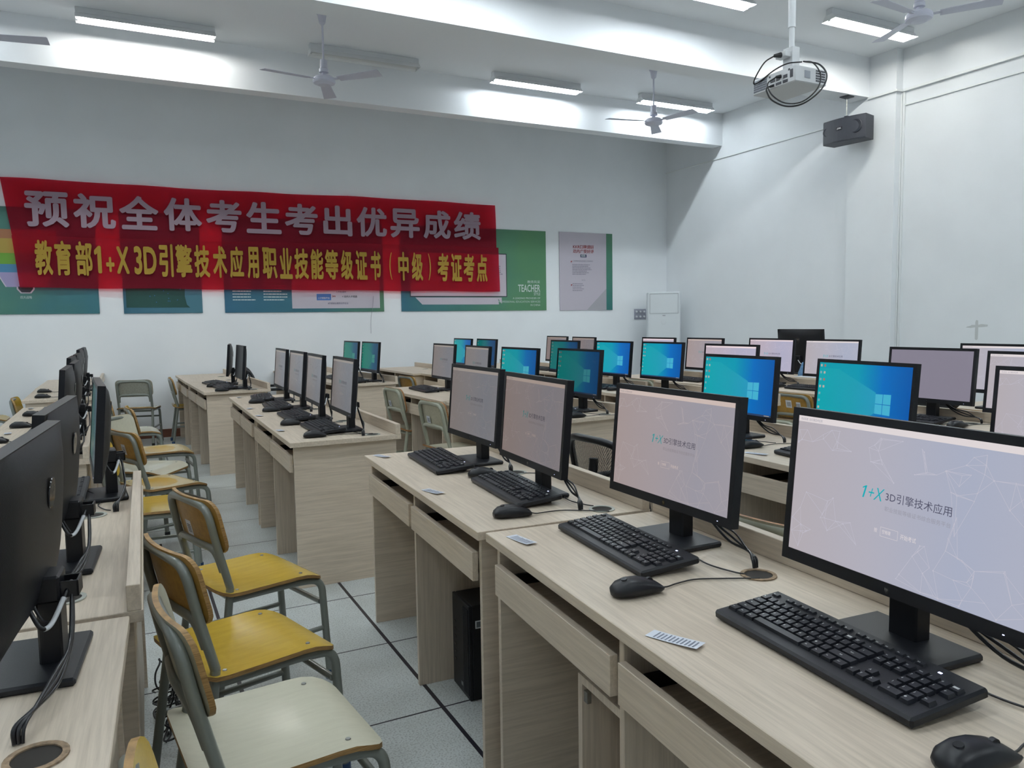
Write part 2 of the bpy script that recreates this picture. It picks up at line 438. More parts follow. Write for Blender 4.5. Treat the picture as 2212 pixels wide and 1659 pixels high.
struct(P().box((7.915, YF, 3.835), (XR, 5.80, 3.862)).box((7.815, 5.80, 3.832), (XR, 5.83, 3.856)).box((7.815, 5.83, 3.832), (7.84, 6.18, 3.856)).obj('trim_5', 'trunk'))
struct(P().box((7.925, 5.785, 0), (XR, 5.805, 3.83)).box((7.92, 5.81, 0), (XR, 5.828, 3.83)).obj('trim_6', 'trunk'))
struct(P().box((XL, YB-.018, 0), (XR, YB, .10), bev=.004).obj('baseboard_back', 'skirt'))

# ------------------------------------------------------------------ ceiling lamps
def make_lamp(kind, label):
    t = thing('ceiling_lamp', label, 'ceiling lamp', group='fluorescent battens on the ceiling')
    # origin at the lamp's middle on the ceiling; length along X
    L = 0.61
    P().box((-L, -.038, -.055), (L, .038, 0), bev=.004).obj('housing', 'white_metal', t)
    r = P()
    prof = [(-.085, -.110), (-.04, -.058), (.04, -.058), (.085, -.110)]
    for (y0, z0), (y1, z1) in zip(prof[:-1], prof[1:]):
        r.add([(-L, y0, z0), (L, y0, z0), (L, y1, z1), (-L, y1, z1), (-L, y0, z0+.004), (L, y0, z0+.004), (L, y1, z1+.004), (-L, y1, z1+.004)],
              [(0, 3, 2, 1), (4, 5, 6, 7), (0, 1, 5, 4), (2, 3, 7, 6), (1, 2, 6, 5), (3, 0, 4, 7)])
    for sx in (-1, 1): r.prism([(.085, .109), (.04, .058), (-.04, .058), (-.085, .109)], sx*L-.002, sx*L+.002, 0, Matrix(((0, 0, 1, 0), (1, 0, 0, 0), (0, -1, 0, 0), (0, 0, 0, 1))))
    r.obj('reflector', 'reflector', t)
    for sx in (-1, 1):
        P().box((sx*(L-.02), -.016, -.115), (sx*(L-.003), .016, -.06), bev=.003).obj('lamp_holder', 'white_metal', t)
    P().tube([(-L+.022, 0, -.090), (L-.022, 0, -.090)], .019, 14).obj('tube', kind, t)
    return t
lamp_on = make_lamp('lamp_on', 'lit fluorescent lamp, second from the right along the far beam')
lamp_on.location = (4.68, 8.42, ZC)
dup(lamp_on, (6.83, 8.41, ZC), 0, 'lit fluorescent lamp behind the small ceiling fan, nearest the far corner')
tube_warm = [c for c in lamp_on.children if c.name.startswith('tube')][0].data.copy(); tube_warm.materials[0] = M['lamp_warm']
dup(lamp_on, (.345, 8.365, ZC), 0, 'long lit fluorescent lamp at the upper left, above the banner', swap={'tube': tube_warm})
dup(lamp_on, (6.86, 5.40, ZC), 0, 'lit fluorescent lamp behind the fan blade at the upper right', swap={'tube': tube_warm})
dup(lamp_on, (4.72, 5.50, ZC), 0, 'lit fluorescent lamp cut off by the top edge left of the projector pole')
lamp_off = make_lamp('lamp_off', 'unlit fluorescent lamp behind the left ceiling fan')
lamp_off.location = (2.51, 8.40, ZC)
for i, (x, y) in enumerate([(-1.85, 8.38), (2.55, 5.45), (.40, 5.42), (-1.80, 5.40), (6.86, 2.40), (4.7, 2.40), (2.5, 2.40), (.35, 2.40), (-1.8, 2.4), (4.7, -.6), (1.4, -.6), (-1.8, -.6)]):
    o = dup(lamp_on, (x, y, ZC), 0, 'lit fluorescent lamp on the ceiling outside the picture')

# ------------------------------------------------------------------ ceiling fans
def make_fan(label, loc, angs, drop):
    t = thing('ceiling_fan', label, 'ceiling fan', loc, 0, 'white three-blade ceiling fans')
    # origin at blade level
    P().lathe([(.0, drop), (.055, drop), (.055, drop-.012), (.042, drop-.03), (.030, drop-.10), (.014, drop-.115), (0, drop-.115)], 20).obj('canopy', 'fan', t)
    P().tube([(0, 0, .06), (0, 0, drop-.10)], .0095, 10).obj('rod', 'fan', t)
    P().lathe([(.012, .205), (.034, .20), (.037, .125), (.045, .115), (.045, .085), (.02, .08)], 20).obj('coupling', 'fan', t)
    P().lathe([(.0, .085), (.022, .082), (.022, .055), (.085, .045), (.105, .025), (.108, -.005), (.10, -.018), (.06, -.035), (0, -.04)], 28).obj('motor_housing', 'fan', t)
    for a in angs:
        b = P(); X = RZ(math.radians(a)) @ RX(math.radians(-9))
        b.box((.09, -.016, .012), (.17, .016, .018), X=X)
        pts = [(.155, -.045), (.60, -.068), (.605, -.055), (.595, .062), (.155, .050)]
        b.prism(pts, .012, .0155, X=X)
        b.obj('blade', 'fan', t)
    return t
make_fan('ceiling fan hanging above the red banner, at the left', (1.835, 7.53, 3.665), (-171, -45, 71), ZC-3.665)
make_fan('small ceiling fan in front of the lamps near the far corner', (5.79, 7.55, 3.685), (169, -76, 49), ZC-3.685)
make_fan('ceiling fan at the top right, cut by the top edge', (6.10, 4.34, 3.83), (-56, 69, 186), ZC-3.83)
make_fan('ceiling fan at the left edge with one blade tip showing', (-1.03, 7.55, 3.665), (-10, 110, 230), ZC-3.665)

# ------------------------------------------------------------------ posters and banners on the back wall
YP = YB-.012
def WALLX(x, z, y): return frame((x, y, z), (1, 0, 0), (0, 0, 1))
def board(name, label, x0, x1, z0, z1, face):
    t = thing(name, label, 'poster', ((x0+x1)/2, YB, z0), 0, 'training posters along the back wall')
    w = (x1-x0)/2; h = z1-z0
    o = P().box((-w, -.014, 0), (w, -.003, h), bev=.001).obj('board', face, t)
    return t, w, h
green = grad_mat('poster_green_print', [(0, (.075, .20, .10)), (.45, (.085, .22, .13)), (1, (.045, .17, .17))], 2, 1.18, 0, noise=.3)
greenb = grad_mat('poster_green_blue_print', [(0, (.035, .135, .19)), (.35, (.05, .17, .16)), (1, (.085, .22, .11))], 0, -1.16, .8, noise=.3)
teal = grad_mat('poster_teal_print', [(0, (.03, .12, .20)), (.6, (.04, .15, .18)), (1, (.08, .20, .12))], 0, -1.0, 1.0, noise=.3)
teal1 = grad_mat('poster_bluegreen_print', [(0, (.10, .22, .10)), (.5, (.07, .19, .14)), (1, (.04, .15, .18))], 0, -1.2, 1.0, noise=.4)
blue2 = grad_mat('poster_blue_print', [(0, (.04, .13, .19)), (1, (.06, .17, .22))], 0, -.43, .43, noise=.3)
M['p_white'] = mat('poster_white_print', (.50, .46, .52), .6); M['p_text'] = mat('poster_pale_text', (.55, .62, .60), .6)
M['p_black'] = mat('poster_black_print', (.02, .025, .035), .6); M['p_dgreen'] = mat('poster_dark_green_print', (.004, .055, .045), .6)
M['p_red'] = mat('poster_red_text', (.28, .04, .04), .6); M['p_navy'] = mat('poster_navy_print', (.02, .025, .09), .6)
M['p_grey'] = mat('poster_grey_text', (.20, .19, .24), .6); M['p_lgrey'] = mat('poster_light_grey_print', (.38, .37, .40), .6)
M['p_strip'] = grad_mat('poster_green_strip', [(0, (.035, .16, .15)), (.4, (.05, .18, .13)), (1, (.075, .20, .12))], 2, 0, 1.19)
M['p_blue'] = mat('poster_blue_box', (.06, .16, .42), .6); M['p_dot'] = mat('poster_blue_dots', (.03, .14, .40), .6)
M['b_orange'] = mat('bulb_orange', (.30, .13, .06), .6); M['b_lime'] = mat('bulb_lime', (.12, .30, .03), .6)
M['b_blue'] = mat('bulb_blue', (.05, .19, .33), .6); M['b_violet'] = mat('bulb_violet', (.30, .27, .45), .6); M['b_gold'] = mat('bulb_gold', (.35, .26, .05), .6)
def lines(p, x, z, w, n, dz, h, mi, y=-.0152, seed=1, ragged=.35):
    rr = random.Random(seed)
    for i in range(n):
        ww = w*(1-ragged*rr.random()); zz = z-i*dz; xx = x
        while xx < x+ww:
            L = rr.uniform(.01, .05); p.quad([(xx, y, zz), (min(xx+L, x+ww), y, zz), (min(xx+L, x+ww), y, zz+h), (xx, y, zz+h)], mi); xx += L+.004
def rectq(p, x0, x1, z0, z1, mi, y): p.quad([(x0, y, z0), (x1, y, z0), (x1, y, z1), (x0, y, z1)], mi)
def LX(x, z, y=-.0165): return frame((x, y, z), (1, 0, 0), (0, 0, 1))
# poster with the light bulb
t, w, h = board('poster', 'green poster with a striped light bulb, half under the banner at far left', -2.35, -.25, 1.495, 2.67, teal1)
p = P(); cx, cz = -.96+1.30, 0
def bulb_w(z):
    return .155+.165*math.sin(min(1, max(0, (z-.26)/.62))*PI*.62)
zs = [.30, .46, .55, .67, .83, .93]
for k, (za, zb) in enumerate(zip(zs[:-1], zs[1:])):
    n = 5
    for q in range(n):
        z0 = za+(zb-za)*q/n; z1 = za+(zb-za)*(q+1)/n; a, b = bulb_w(z0), bulb_w(z1)
        p.quad([(cx-a-.012, -.0148, z0), (cx+a+.012, -.0148, z0), (cx+b+.012, -.0148, z1), (cx-b-.012, -.0148, z1)], 0)
        p.quad([(cx-a, -.0152, z0), (cx+a, -.0152, z0), (cx+b, -.0152, z1), (cx-b, -.0152, z1)], 1+k)
p.quad([(cx-.085, -.0148, .275), (cx-.05, -.0148, .23), (cx+.05, -.0148, .23), (cx+.085, -.0148, .275), (cx+.085, -.0148, .31), (cx-.085, -.0148, .31)], 0)
p.quad([(cx-.07, -.0153, .28), (cx-.04, -.0153, .24), (cx+.04, -.0153, .24), (cx+.07, -.0153, .28), (cx+.07, -.0153, .305), (cx-.07, -.0153, .305)], 6)
for zz in (.42, .54, .66): p.quad([(cx-1.0, -.0148, zz), (cx-.24, -.0148, zz), (cx-.24, -.0148, zz+.018), (cx-1.0, -.0148, zz+.018)], 0)
p.text('四大战略', LX(cx, .17), 7, h=.032, align='c')
p.obj('print', ['p_white', 'b_violet', 'b_blue', 'b_lime', 'b_gold', 'b_orange', 'p_black', 'p_text'], t)
# poster with the dark map
t, w, h = board('poster', 'blue poster with a dark green map, under the banner', 0, .858, 1.493, 2.67, blue2)
p = P(); y = -.015
pts = [(-.40, .068), (.29, .066), (.255, .10), (.235, .20), (.24, .36), (.30, .55), (.26, .80), (.12, .98), (-.10, 1.02), (-.30, .96), (-.40, .86)]
p.quad([(a, y, b) for a, b in pts], 0)
rr = random.Random(3)
for _ in range(26):
    a, b, r = rr.uniform(-.2, .2), rr.uniform(.12, .5), .006
    p.quad([(a-r, -.0155, b), (a, -.0155, b-r), (a+r, -.0155, b), (a, -.0155, b+r)], 1)
p.obj('print', ['p_dgreen', 'p_dot'], t)
# poster with white panel and logos
t, w, h = board('poster', 'teal poster with text columns and a white panel, under the middle of the banner', 1.116, 3.15, 1.493, 2.67, teal)
p = P(); ox = -2.133
rectq(p, 1.93+ox, 3.092+ox, .047, .62, 0, -.0148)
rectq(p, 2.245+ox, 2.433+ox, .152, .235, 1, -.0152); p.text('人才赋能平台', LX(2.262+ox, .170), 0, w=.15, bold=.02)
p.text('人才就业服务', LX(2.50+ox, .248), 2, h=.026)
p.text('Java', LX(2.447+ox, .188), 3, h=.032, bold=.02); p.text('+ 达内人才优选', LX(2.58+ox, .188), 4, w=.20, bold=.02)
p.text('8万家就业服务合作企业', LX(2.39+ox, .10), 2, w=.27)
for cxx in (1.21, 1.58): lines(p, cxx+ox, .44, .30, 9, .036, .012, 5, seed=int(cxx*100))
p.obj('print', ['p_white', 'p_blue', 'p_navy', 'p_red', 'p_black', 'p_text'], t)
# teacher poster
t, w, h = board('poster', 'green teacher poster with a framed white panel, right end of the banner', 3.399, 5.68, 1.492, 2.667, greenb)
p = P(); ox = -4.5395
rectq(p, 3.521+ox, 5.02+ox, .197, .825, 1, -.0152); rectq(p, 3.535+ox, 5.006+ox, .211, .811, 0, -.0156)
p.quad([(3.60+ox, -.0148, .19), (3.70+ox, -.0148, .092), (4.884+ox, -.0148, .090), (4.87+ox, -.0148, .19)], 0)
p.quad([(4.86+ox, -.0149, .19), (4.93+ox, -.0149, .097), (4.93+ox, -.0149, .19)], 0)
p.text('专家教师', LX(4.72+ox, .690, -.0162), 2, h=.022); lines(p, 4.78+ox, .635, .18, 5, .028, .011, 2, y=-.0162, seed=5)
E5 = 5.572+ox
p.text('教师风采', LX(E5, .400), 3, w=.215, h=.042, align='r'); p.text('TEACHER', LX(E5, .275), 3, w=.37, h=.104, bold=.015, align='r')
p.text('STYLE', LX(E5, .222), 3, w=.106, h=.042, bold=.01, align='r'); p.text('A LEADING PROVIDER OF', LX(E5, .166), 3, w=.46, h=.028, align='r')
p.text('PROFESSIONAL EDUCATION SERVICES', LX(E5, .115), 3, w=.70, h=.028, align='r'); p.text('IN CHINA', LX(E5, .065), 3, w=.165, h=.028, align='r')
p.obj('print', ['p_white', 'p_black', 'p_grey', 'p_text'], t)
# reputation poster
t, w, h = board('poster', 'pale lilac poster with red heading and green strip, beside the air conditioner', 5.915, 6.877, 1.488, 2.672, 'p_white')
p = P(); ox = -6.396
rectq(p, 6.762+ox, 6.877+ox, 0, 1.184, 0, -.0148)
p.quad([(6.40+ox, -.0148, .003), (6.762+ox, -.0148, .003), (6.762+ox, -.0148, .335)], 1)
p.text('KKR口碑调研', LX(6.155+ox, .939), 2, w=.375, h=.056, bold=.014); p.text('达内广受好评', LX(6.155+ox, .872), 2, w=.375, h=.056, bold=.014)
rectq(p, 6.287+ox, 6.398+ox, .808, .852, 3, -.0150); p.text('KKR', LX(6.342+ox, .818), 4, w=.075, align='c', bold=.03)
p.text('KKR是达内在北美调研公司调研报告', LX(6.165+ox, .742), 5, w=.35)
for z, n in ((.70, 7), (.345, 5)):
    p.quad([(6.114+ox, -.015, z+.02), (6.114+ox, -.015, z+.05), (6.144+ox, -.015, z+.05)], 2)
lines(p, 6.14+ox, .69, .38, 7, .024, .009, 5, seed=9); p.text('研究方法', LX(6.34+ox, .45), 5, h=.02, align='c'); lines(p, 6.14+ox, .40, .22, 5, .026, .009, 5, seed=11)
p.obj('print', ['p_strip', 'p_lgrey', 'p_red', 'p_navy', 'p_text', 'p_grey'], t)

def cloth(x0, x1, ztl, ztr, zbl, zbr, y0, name, seed):
    nx, nz = 64, 12; rr = random.Random(seed); ph = [rr.uniform(0, 6) for _ in range(6)]
    v = []; f = []
    for i in range(nx+1):
        u = i/nx
        for j in range(nz+1):
            q = j/nz; zt = ztl+(ztr-ztl)*u; zb = zbl+(zbr-zbl)*u
            xl = x0[0]+(x0[1]-x0[0])*q; xr = x1[0]+(x1[1]-x1[0])*q
            x = xl+(xr-xl)*u; z = zb+(zt-zb)*q + .008*math.sin(u*9+ph[0])*q + .004*math.sin(u*31+ph[4])
            y = y0 + .006*math.sin(u*23+ph[1]+q*1.5)+.004*math.sin(u*61+ph[2])+.004*math.sin(q*7+ph[3]+u*12)
            v.append((x, y, z))
    for i in range(nx):
        for j in range(nz):
            a = i*(nz+1)+j; f.append((a, a+nz+1, a+nz+2, a+1))
    return P().add(v, f, 0, True)
t = thing('banner', 'upper half of red banner, white wishes to the examinees', 'banner', (1.87, 9.985, 2.33), 0, 'red exam banners on the back wall')
o = cloth((-1.05, -1.13), (4.845, 4.835), 2.972-2.33, 3.005-2.33, 2.33-2.33, 2.345-2.33, 0, 'cloth', 4)
o.v = [(x-1.87, y, z) for x, y, z in o.v]; o.obj('cloth', 'banner', t)
p = P()
for ch, xa, xb in [('预', -0.918, -0.498), ('祝', -0.452, -0.03), ('全', 0.008, 0.421), ('体', 0.476, 0.894), ('考', 0.941, 1.351), ('生', 1.406, 1.824), ('考', 1.87, 2.283), ('出', 2.354, 2.731), ('优', 2.793, 3.204), ('异', 3.255, 3.67), ('成', 3.724, 4.129), ('绩', 4.178, 4.591)]:
    p.text(ch, LX(xa+.012-1.87, 2.470+.0065*(xa+.9)-2.33, -.018), 0, w=xb-xa-.024, h=.365, bold=.030, res=4)
p.obj('lettering', 'ban_white', t)
t = thing('banner', 'lower half of red banner, yellow exam-centre lettering', 'banner', (1.87, 9.965, 1.765), 0, 'red exam banners on the back wall')
o = cloth((-1.01, -1.055), (4.875, 4.86), 2.345-1.765, 2.40-1.765, 1.785-1.765, 1.765-1.765, 0, 'cloth', 8)
o.v = [(x-1.87, y, z) for x, y, z in o.v]; o.obj('cloth', 'banner', t)
p = P()
for ch, xa, xb in [('教', -0.851, -0.679), ('育', -0.661, -0.495), ('部', -0.458, -0.288), ('1', -0.27, -0.2), ('+', -0.158, -0.068), ('X', -0.049, 0.085), ('3D', 0.133, 0.373), ('引', 0.398, 0.553), ('擎', 0.578, 0.762), ('技', 0.783, 0.96), ('术', 0.991, 1.156), ('应', 1.183, 1.351), ('用', 1.389, 1.532), ('职', 1.571, 1.751), ('业', 1.779, 1.94), ('技', 1.963, 2.143), ('能', 2.167, 2.333), ('等', 2.351, 2.526), ('级', 2.557, 2.723), ('证', 2.754, 2.916), ('书', 2.954, 3.101), ('(', 3.21, 3.262), ('中', 3.34, 3.492), ('级', 3.532, 3.699), (')', 3.767, 3.821), ('考', 3.91, 4.083), ('证', 4.111, 4.28), ('考', 4.302, 4.473), ('点', 4.502, 4.677)]:
    big = ch in '()'
    hh = {'+': .15, '1': .285, 'X': .285, '3D': .30}.get(ch, .36); zb = 1.938+{'+': .045, '1': .03, 'X': .03, '3D': .025}.get(ch, 0)-.0042*(xa+.85)
    p.text(ch, LX(xa+.008-1.87, zb-1.765, -.018), 0, w=xb-xa-.016, h=hh, bold=(.004 if big else .034), res=4)
p.obj('lettering', 'ban_yellow', t)
tag(P().tube(catmull([(3.0, 9.995, 1.70), (2.985, 10.0, 1.55), (2.96, 10.01, 1.40), (2.955, 10.015, 1.2)]), .0022, 6).obj('string', 'p_grey'), 'thin string hanging from the banner on the bare back wall', 'string')

# ------------------------------------------------------------------ desks
DL, DD, DH, TH = 1.38, 0.57, 0.75, 0.025
def make_desk(label, group, rail=True, box=False, holes=((.435, -.625), (.435, .015))):
    """origin: middle of the front edge on the floor; depth +X, length Y"""
    t = thing('computer_desk', label, 'desk', group=group)
    h = DL/2-.001
    P().box((0, -h, DH-TH), (DD, h, DH), bev=.0015).obj('desktop', 'oak', t)
    for y in (-h+.03, h-.048):
        P().box((.022, y, 0), (DD-.02, y+.018, DH-TH), bev=.001).obj('side_panel', 'oak_h', t)
    P().box((.022, -.009, 0), (DD-.06, .009, DH-TH), bev=.001).obj('middle_panel', 'oak_v', t)
    P().box((DD-.045, -h+.048, .08), (DD-.029, h-.048, DH-TH)).obj('back_panel', 'oak_h', t)
    for a, b in ((-h+.056, -.015), (.015, h-.056)):
        d = P().box((.004, a, .592), (.022, b, .676), bev=.001).obj('drawer_front', 'oak', t)
        P().box((.022, a+.01, .600), (.36, b-.01, .612)).obj('keyboard_tray', 'oak_h', d)
        for yy in (a+.002, b-.012): P().box((.03, yy, .613), (.38, yy+.010, .643)).obj('drawer_runner', 'black', d)
    if rail:
        r = P().box((DD-.030, -h, DH), (DD-.003, h, DH+.055), bev=.0015)
        r.obj('rear_ledge', 'oak', t)
    for hx_, y in holes:
        g = P()
        g.lathe([(.040, DH+.0005), (.040, DH+.003), (.031, DH+.003), (.031, DH+.0008), (.0, DH+.0008)], 24)  # inner disc painted dark for the shade inside the hole
        X = TR(hx_, y, 0)
        g.v = [tuple(X @ Vector(v)) for v in g.v]
        n = len(g.m); seg = n//4; g.m = [0]*(3*seg)+[1]*(n-3*seg)
        g.obj('cable_hole' if (box or not rail) else 'cable_grommet', ['board_raw', 'hole_shade'] if (box or not rail) else ['ring', 'hole_shade'], t)
    if box:
        b = P().box((.03, .012, .54), (.34, .20, .558)).box((.03, .182, .02), (.34, .20, .54)).box((.03, .012, .02), (.34, .20, .038)).box((.33, .03, .038), (.34, .182, .54))
        b.obj('computer_compartment', 'oak_v', t)
        for zz in (.18, .50): P().box((.034, .165, zz), (.044, .181, zz+.025)).obj('hinge', 'screw', t)
    return t
deskA = make_desk('front-row oak desk next to the near aisle end, four bays past the camera', 'oak two-seat computer desks')
deskA.location = (.878, 2.573, 0); deskA.rotation_euler = (0, 0, -.0532)
deskB = make_desk('nearest oak desk at bottom right, under the largest monitor and keyboard', 'oak two-seat computer desks', box=True, holes=((.435, -.605), (.435, .095)))
deskB.location = (.806, 1.182, 0); deskB.rotation_euler = (0, 0, -.0760)
deskN = make_desk('bottom left oak desk without rear ledge, under the nearest black monitor back', 'oak two-seat computer desks', rail=False, holes=((.478, .175),))
deskN.location = (-.622, 1.02, 0); deskN.rotation_euler = (0, 0, -.045)
deskL = make_desk('left row oak desk with a rear ledge, under the second and third black monitor backs', 'oak two-seat computer desks', holes=((.42, -.545), (.43, .255)))
deskL.location = (-.553, 2.405, 0); deskL.rotation_euler = (0, 0, -.0183)
deskA['label'] = 'front-row oak desk with the black tower under it, next to the aisle gap'
G = 'oak two-seat computer desks'
R = math.radians
for x, y, a, lab in [
    (-.69, 4.53, .2, 'left row oak desk past the aisle, its end hidden behind the black monitors'),
    (-.70, 5.915, .2, 'left row oak desk behind the aisle one, two mice near its left edge'),
    (-.79, 7.95, 1.0, 'left far oak desk with two small mice, first past the second gap'),
    (-.81, 9.334, 0, 'left farthest oak desk touching the back wall, bare left end'),
    (.702, 4.484, -.67, 'oak desk across the aisle with solid end panel, nearest grey monitors on it'),
    (.718, 5.868, -.67, 'oak desk carrying the far pair of grey monitors past the aisle'),
    (.567, 7.84, 2.0, 'far left oak desk with two edge-on monitors, end panel facing the camera'),
    (.523, 9.245, 1.2, 'empty far left oak desk touching the back wall by the wall-side chair'),
    (2.30, 2.45, -2.0, 'second-row oak desk with white slip, just behind the front-row monitors'),
    (2.34, 1.05, -2.0, 'second-row oak desk at the right edge, mostly hidden by the largest monitor'),
    (2.13, 4.49, 4.5, 'second-row oak desk past the aisle, dark teal monitor at its near end'),
    (2.045, 5.915, 1.0, 'second-row oak desk with two cream chairs tucked into it'),
    (1.76, 7.87, 6.0, 'second-row far oak desk with two green-screen monitors close together'),
    (1.66, 9.332, 0.0, 'second-row farthest oak desk by the back wall behind green-screen monitors'),
    (3.55, 2.45, 0.0, 'third-row oak desk carrying the plain grey screen at the right'),
    (3.42, 4.48, 0.0, 'third-row oak desk past the aisle, right of the dark teal monitor'),
    (3.33, 5.865, 3.0, 'third-row oak desk under the pair of teal monitors in the middle distance'),
    (3.04, 7.60, 1.0, 'third-row far oak desk with rounded jog and two teal monitors'),
    (2.915, 8.985, 1.0, 'third-row farthest oak desk, empty top by the back wall'),
    (4.60, 2.40, 0.0, 'fourth-row oak desk at the right edge behind two partly cut monitors'),
    (4.60, 4.48, 0.5, 'fourth-row oak desk with two lilac monitors and a stickered yellow chair'),
    (4.48, 5.865, 3.0, 'fourth-row oak desk in front of the white air conditioner'),
    (4.22, 7.55, 0.0, 'fourth-row far oak desk with two pinkish grey monitors'),
    (4.15, 8.94, 0.0, 'fourth-row farthest oak desk hidden by monitors near the back wall')]:
    d = dup(deskA, (x, y, 0), R(a), lab, G)
    if x < -.6 and y < 7: d.scale = (.91, 1, 1)      # the shallower desks of the left row

# ------------------------------------------------------------------ monitors
SW, SH = .4766, .2681; PW, PH = .506, .306
SZ = .25          # centre of the screen above the desk
TILT = R(5)
FX = -.035        # screen plane in front of the base centre
TM = TR(FX, 0, SZ) @ RY(TILT)      # panel frame: -X faces the user, Z up the panel
def scr(u, v, e=0.0):  # u to viewer's right from screen centre, v up
    return (-.0012-e, -u, v)
def screen_geo(kind, st):
    """screen content as one mesh; material slots: bg, bar, lines, teal text, dark text, faint text, icons"""
    p = P(); X = TM
    def rect(u0, u1, v0, v1, mi, e): p.quad([scr(u0, v0, e), scr(u0, v1, e), scr(u1, v1, e), scr(u1, v0, e)][::-1], mi, X)
    def txt(t, u, v, mi, h=None, w=None, bold=0.0, align='l', shear=0.0):
        F = frame(scr(u, v, .0004), (0, -1, 0), (0, -shear, 1)); p.text(t, X @ F, mi, h=h, w=w, bold=bold, align=align, res=2)
    a, b = SW/2, SH/2
    rect(-a, a, -b, b, 0, 0)
    if kind == 'exam':
        rect(-a, a, b-.0115, b, 1, .0002)
        txt('考试系统  3D引擎技术应用', -a+.006, b-.009, 5, h=.0055)
        rr = random.Random(12)
        cl = [(-.19, -.08, .08, 20), (-.18, .07, .07, 14), (.07, -.118, .06, 11), (.16, -.075, .085, 22), (.18, .06, .08, 16), (-.05, .095, .07, 11), (.08, .09, .06, 10)]
        for cu, cv, rad, n in cl:
            pts = []
            for _ in range(n):
                u = max(-a+.004, min(a-.004, cu+rr.gauss(0, rad*.6))); v = max(-b+.004, min(b-.02, cv+rr.gauss(0, rad*.45))); pts.append((u, v))
            for i, (u, v) in enumerate(pts):
                r = rr.uniform(.0007, .0018); p.quad([scr(u-r, v, .0003), scr(u, v+r, .0003), scr(u+r, v, .0003), scr(u, v-r, .0003)][::-1], 2, X)
                ds = sorted(range(n), key=lambda k: (pts[k][0]-u)**2+(pts[k][1]-v)**2)[1:4]
                for k in ds:
                    u2, v2 = pts[k]; L = math.hypot(u2-u, v2-v)
                    if L < 1e-4: continue
                    nx, ny = -(v2-v)/L*.00032, (u2-u)/L*.00032
                    p.quad([scr(u-nx, v-ny, .0002), scr(u+nx, v+ny, .0002), scr(u2+nx, v2+ny, .0002), scr(u2-nx, v2-ny, .0002)], 2, X)
        txt('1', -.074, .003, 3, w=.008, h=.023, shear=.25); txt('+X', -.059, .003, 3, w=.031, h=.023, bold=-.006, shear=.25)
        txt('3D引擎技术应用', -.020, .006, 4, w=.126)
        txt('职业技能等级证书综合服务平台', -.020, -.012, 5, w=.126)
        txt('按', -.038, -.053, 1, h=.008); txt('开始考试', .016, -.053, 1, h=.009)
        txt('空格键', -.021, -.052, 1, h=.007)
        for q in ((-.025, .011, -.0575, -.0570), (-.025, .011, -.0415, -.0410), (-.025, -.0245, -.0575, -.041), (.0105, .011, -.0575, -.041)): rect(*q, 1, .0003)
    elif kind == 'desktop':
        lu, lv = .110, -.018   # tilted four-pane window mark
        def pane(u0, u1, v0, v1):
            f = lambda u, v: (u, lv+(v-lv)*(1+.9*(u-lu)))
            p.quad([scr(*f(u0, v0), .0003), scr(*f(u0, v1), .0003), scr(*f(u1, v1), .0003), scr(*f(u1, v0), .0003)][::-1], 2, X)
        for su in ((-.036, -.0012), (.0012, .038)):
            for sv in ((-.040, -.0012), (.0012, .040)): pane(lu+su[0], lu+su[1], lv+sv[0]*1.0, lv+sv[1]*1.0)
        p.quad([scr(.074, .026, .0002), scr(-.13, .11, .0002), scr(-a, .11, .0002), scr(-a, -.134, .0002), scr(-.05, -.134, .0002), scr(.074, -.055, .0002)], 1, X)
        rr = random.Random(2)
        for i in range(8): rect(-a+.006, -a+.016, b-.018-i*.030, b-.008-i*.030, 3 if i % 3 else 5, .0003)
        for i in range(4): rect(-a+.026, -a+.036, b-.018-i*.030, b-.008-i*.030, 5 if i % 2 else 6, .0003)
        rect(-a, a, -b, -b+.009, 4, .0003)
        rect(a-.045, a-.012, -b+.003, -b+.006, 5, .0004)
    return p
def screen_mesh(name, kind, st, tint=(1, 1, 1)):
    k = st
    c = lambda r, g, b: (r*tint[0], g*tint[1], b*tint[2])
    if kind == 'exam':
        mats = [grad_mat(name+'_bg', [(0, c(.44, .40, .43)), (.4, c(.43, .42, .49)), (.75, c(.385, .415, .53)), (1, c(.41, .43, .53))], 1, SW/2, -SW/2, emit=k, noise=.12), emis(name+'_bar', c(.72, .66, .67), k), emis(name+'_net', c(.51, .50, .58), k),
                emis(name+'_teal', c(.0, .40, .46), k), emis(name+'_dark', c(.07, .07, .12), k), emis(name+'_faint', c(.30, .30, .36), k)]
    elif kind == 'desktop':
        g = grad_mat(name+'_bg', [(0, c(.0, .36, .44)), (.45, c(.0, .34, .48)), (.72, c(.0, .16, .55)), (1, c(.0, .10, .42))], 1, SW/2, -SW/2, emit=k)
        g2 = grad_mat(name+'_beam', [(0, c(.0, .40, .46)), (.6, c(.01, .37, .49)), (1, c(.02, .34, .55))], 1, SW/2, -.074, emit=k)
        mats = [g, g2, emis(name+'_pane', c(.06, .47, .68), k), emis(name+'_icon', (.22, .42, .45), k), emis(name+'_task', (.02, .05, .13), k), emis(name+'_ico2', (.5, .45, .38), k), emis(name+'_ico3', (.42, .16, .12), k)]
    else:
        mats = [emis(name+'_bg', tint, k)]
    return screen_geo(kind, st).mesh('screen', mats)
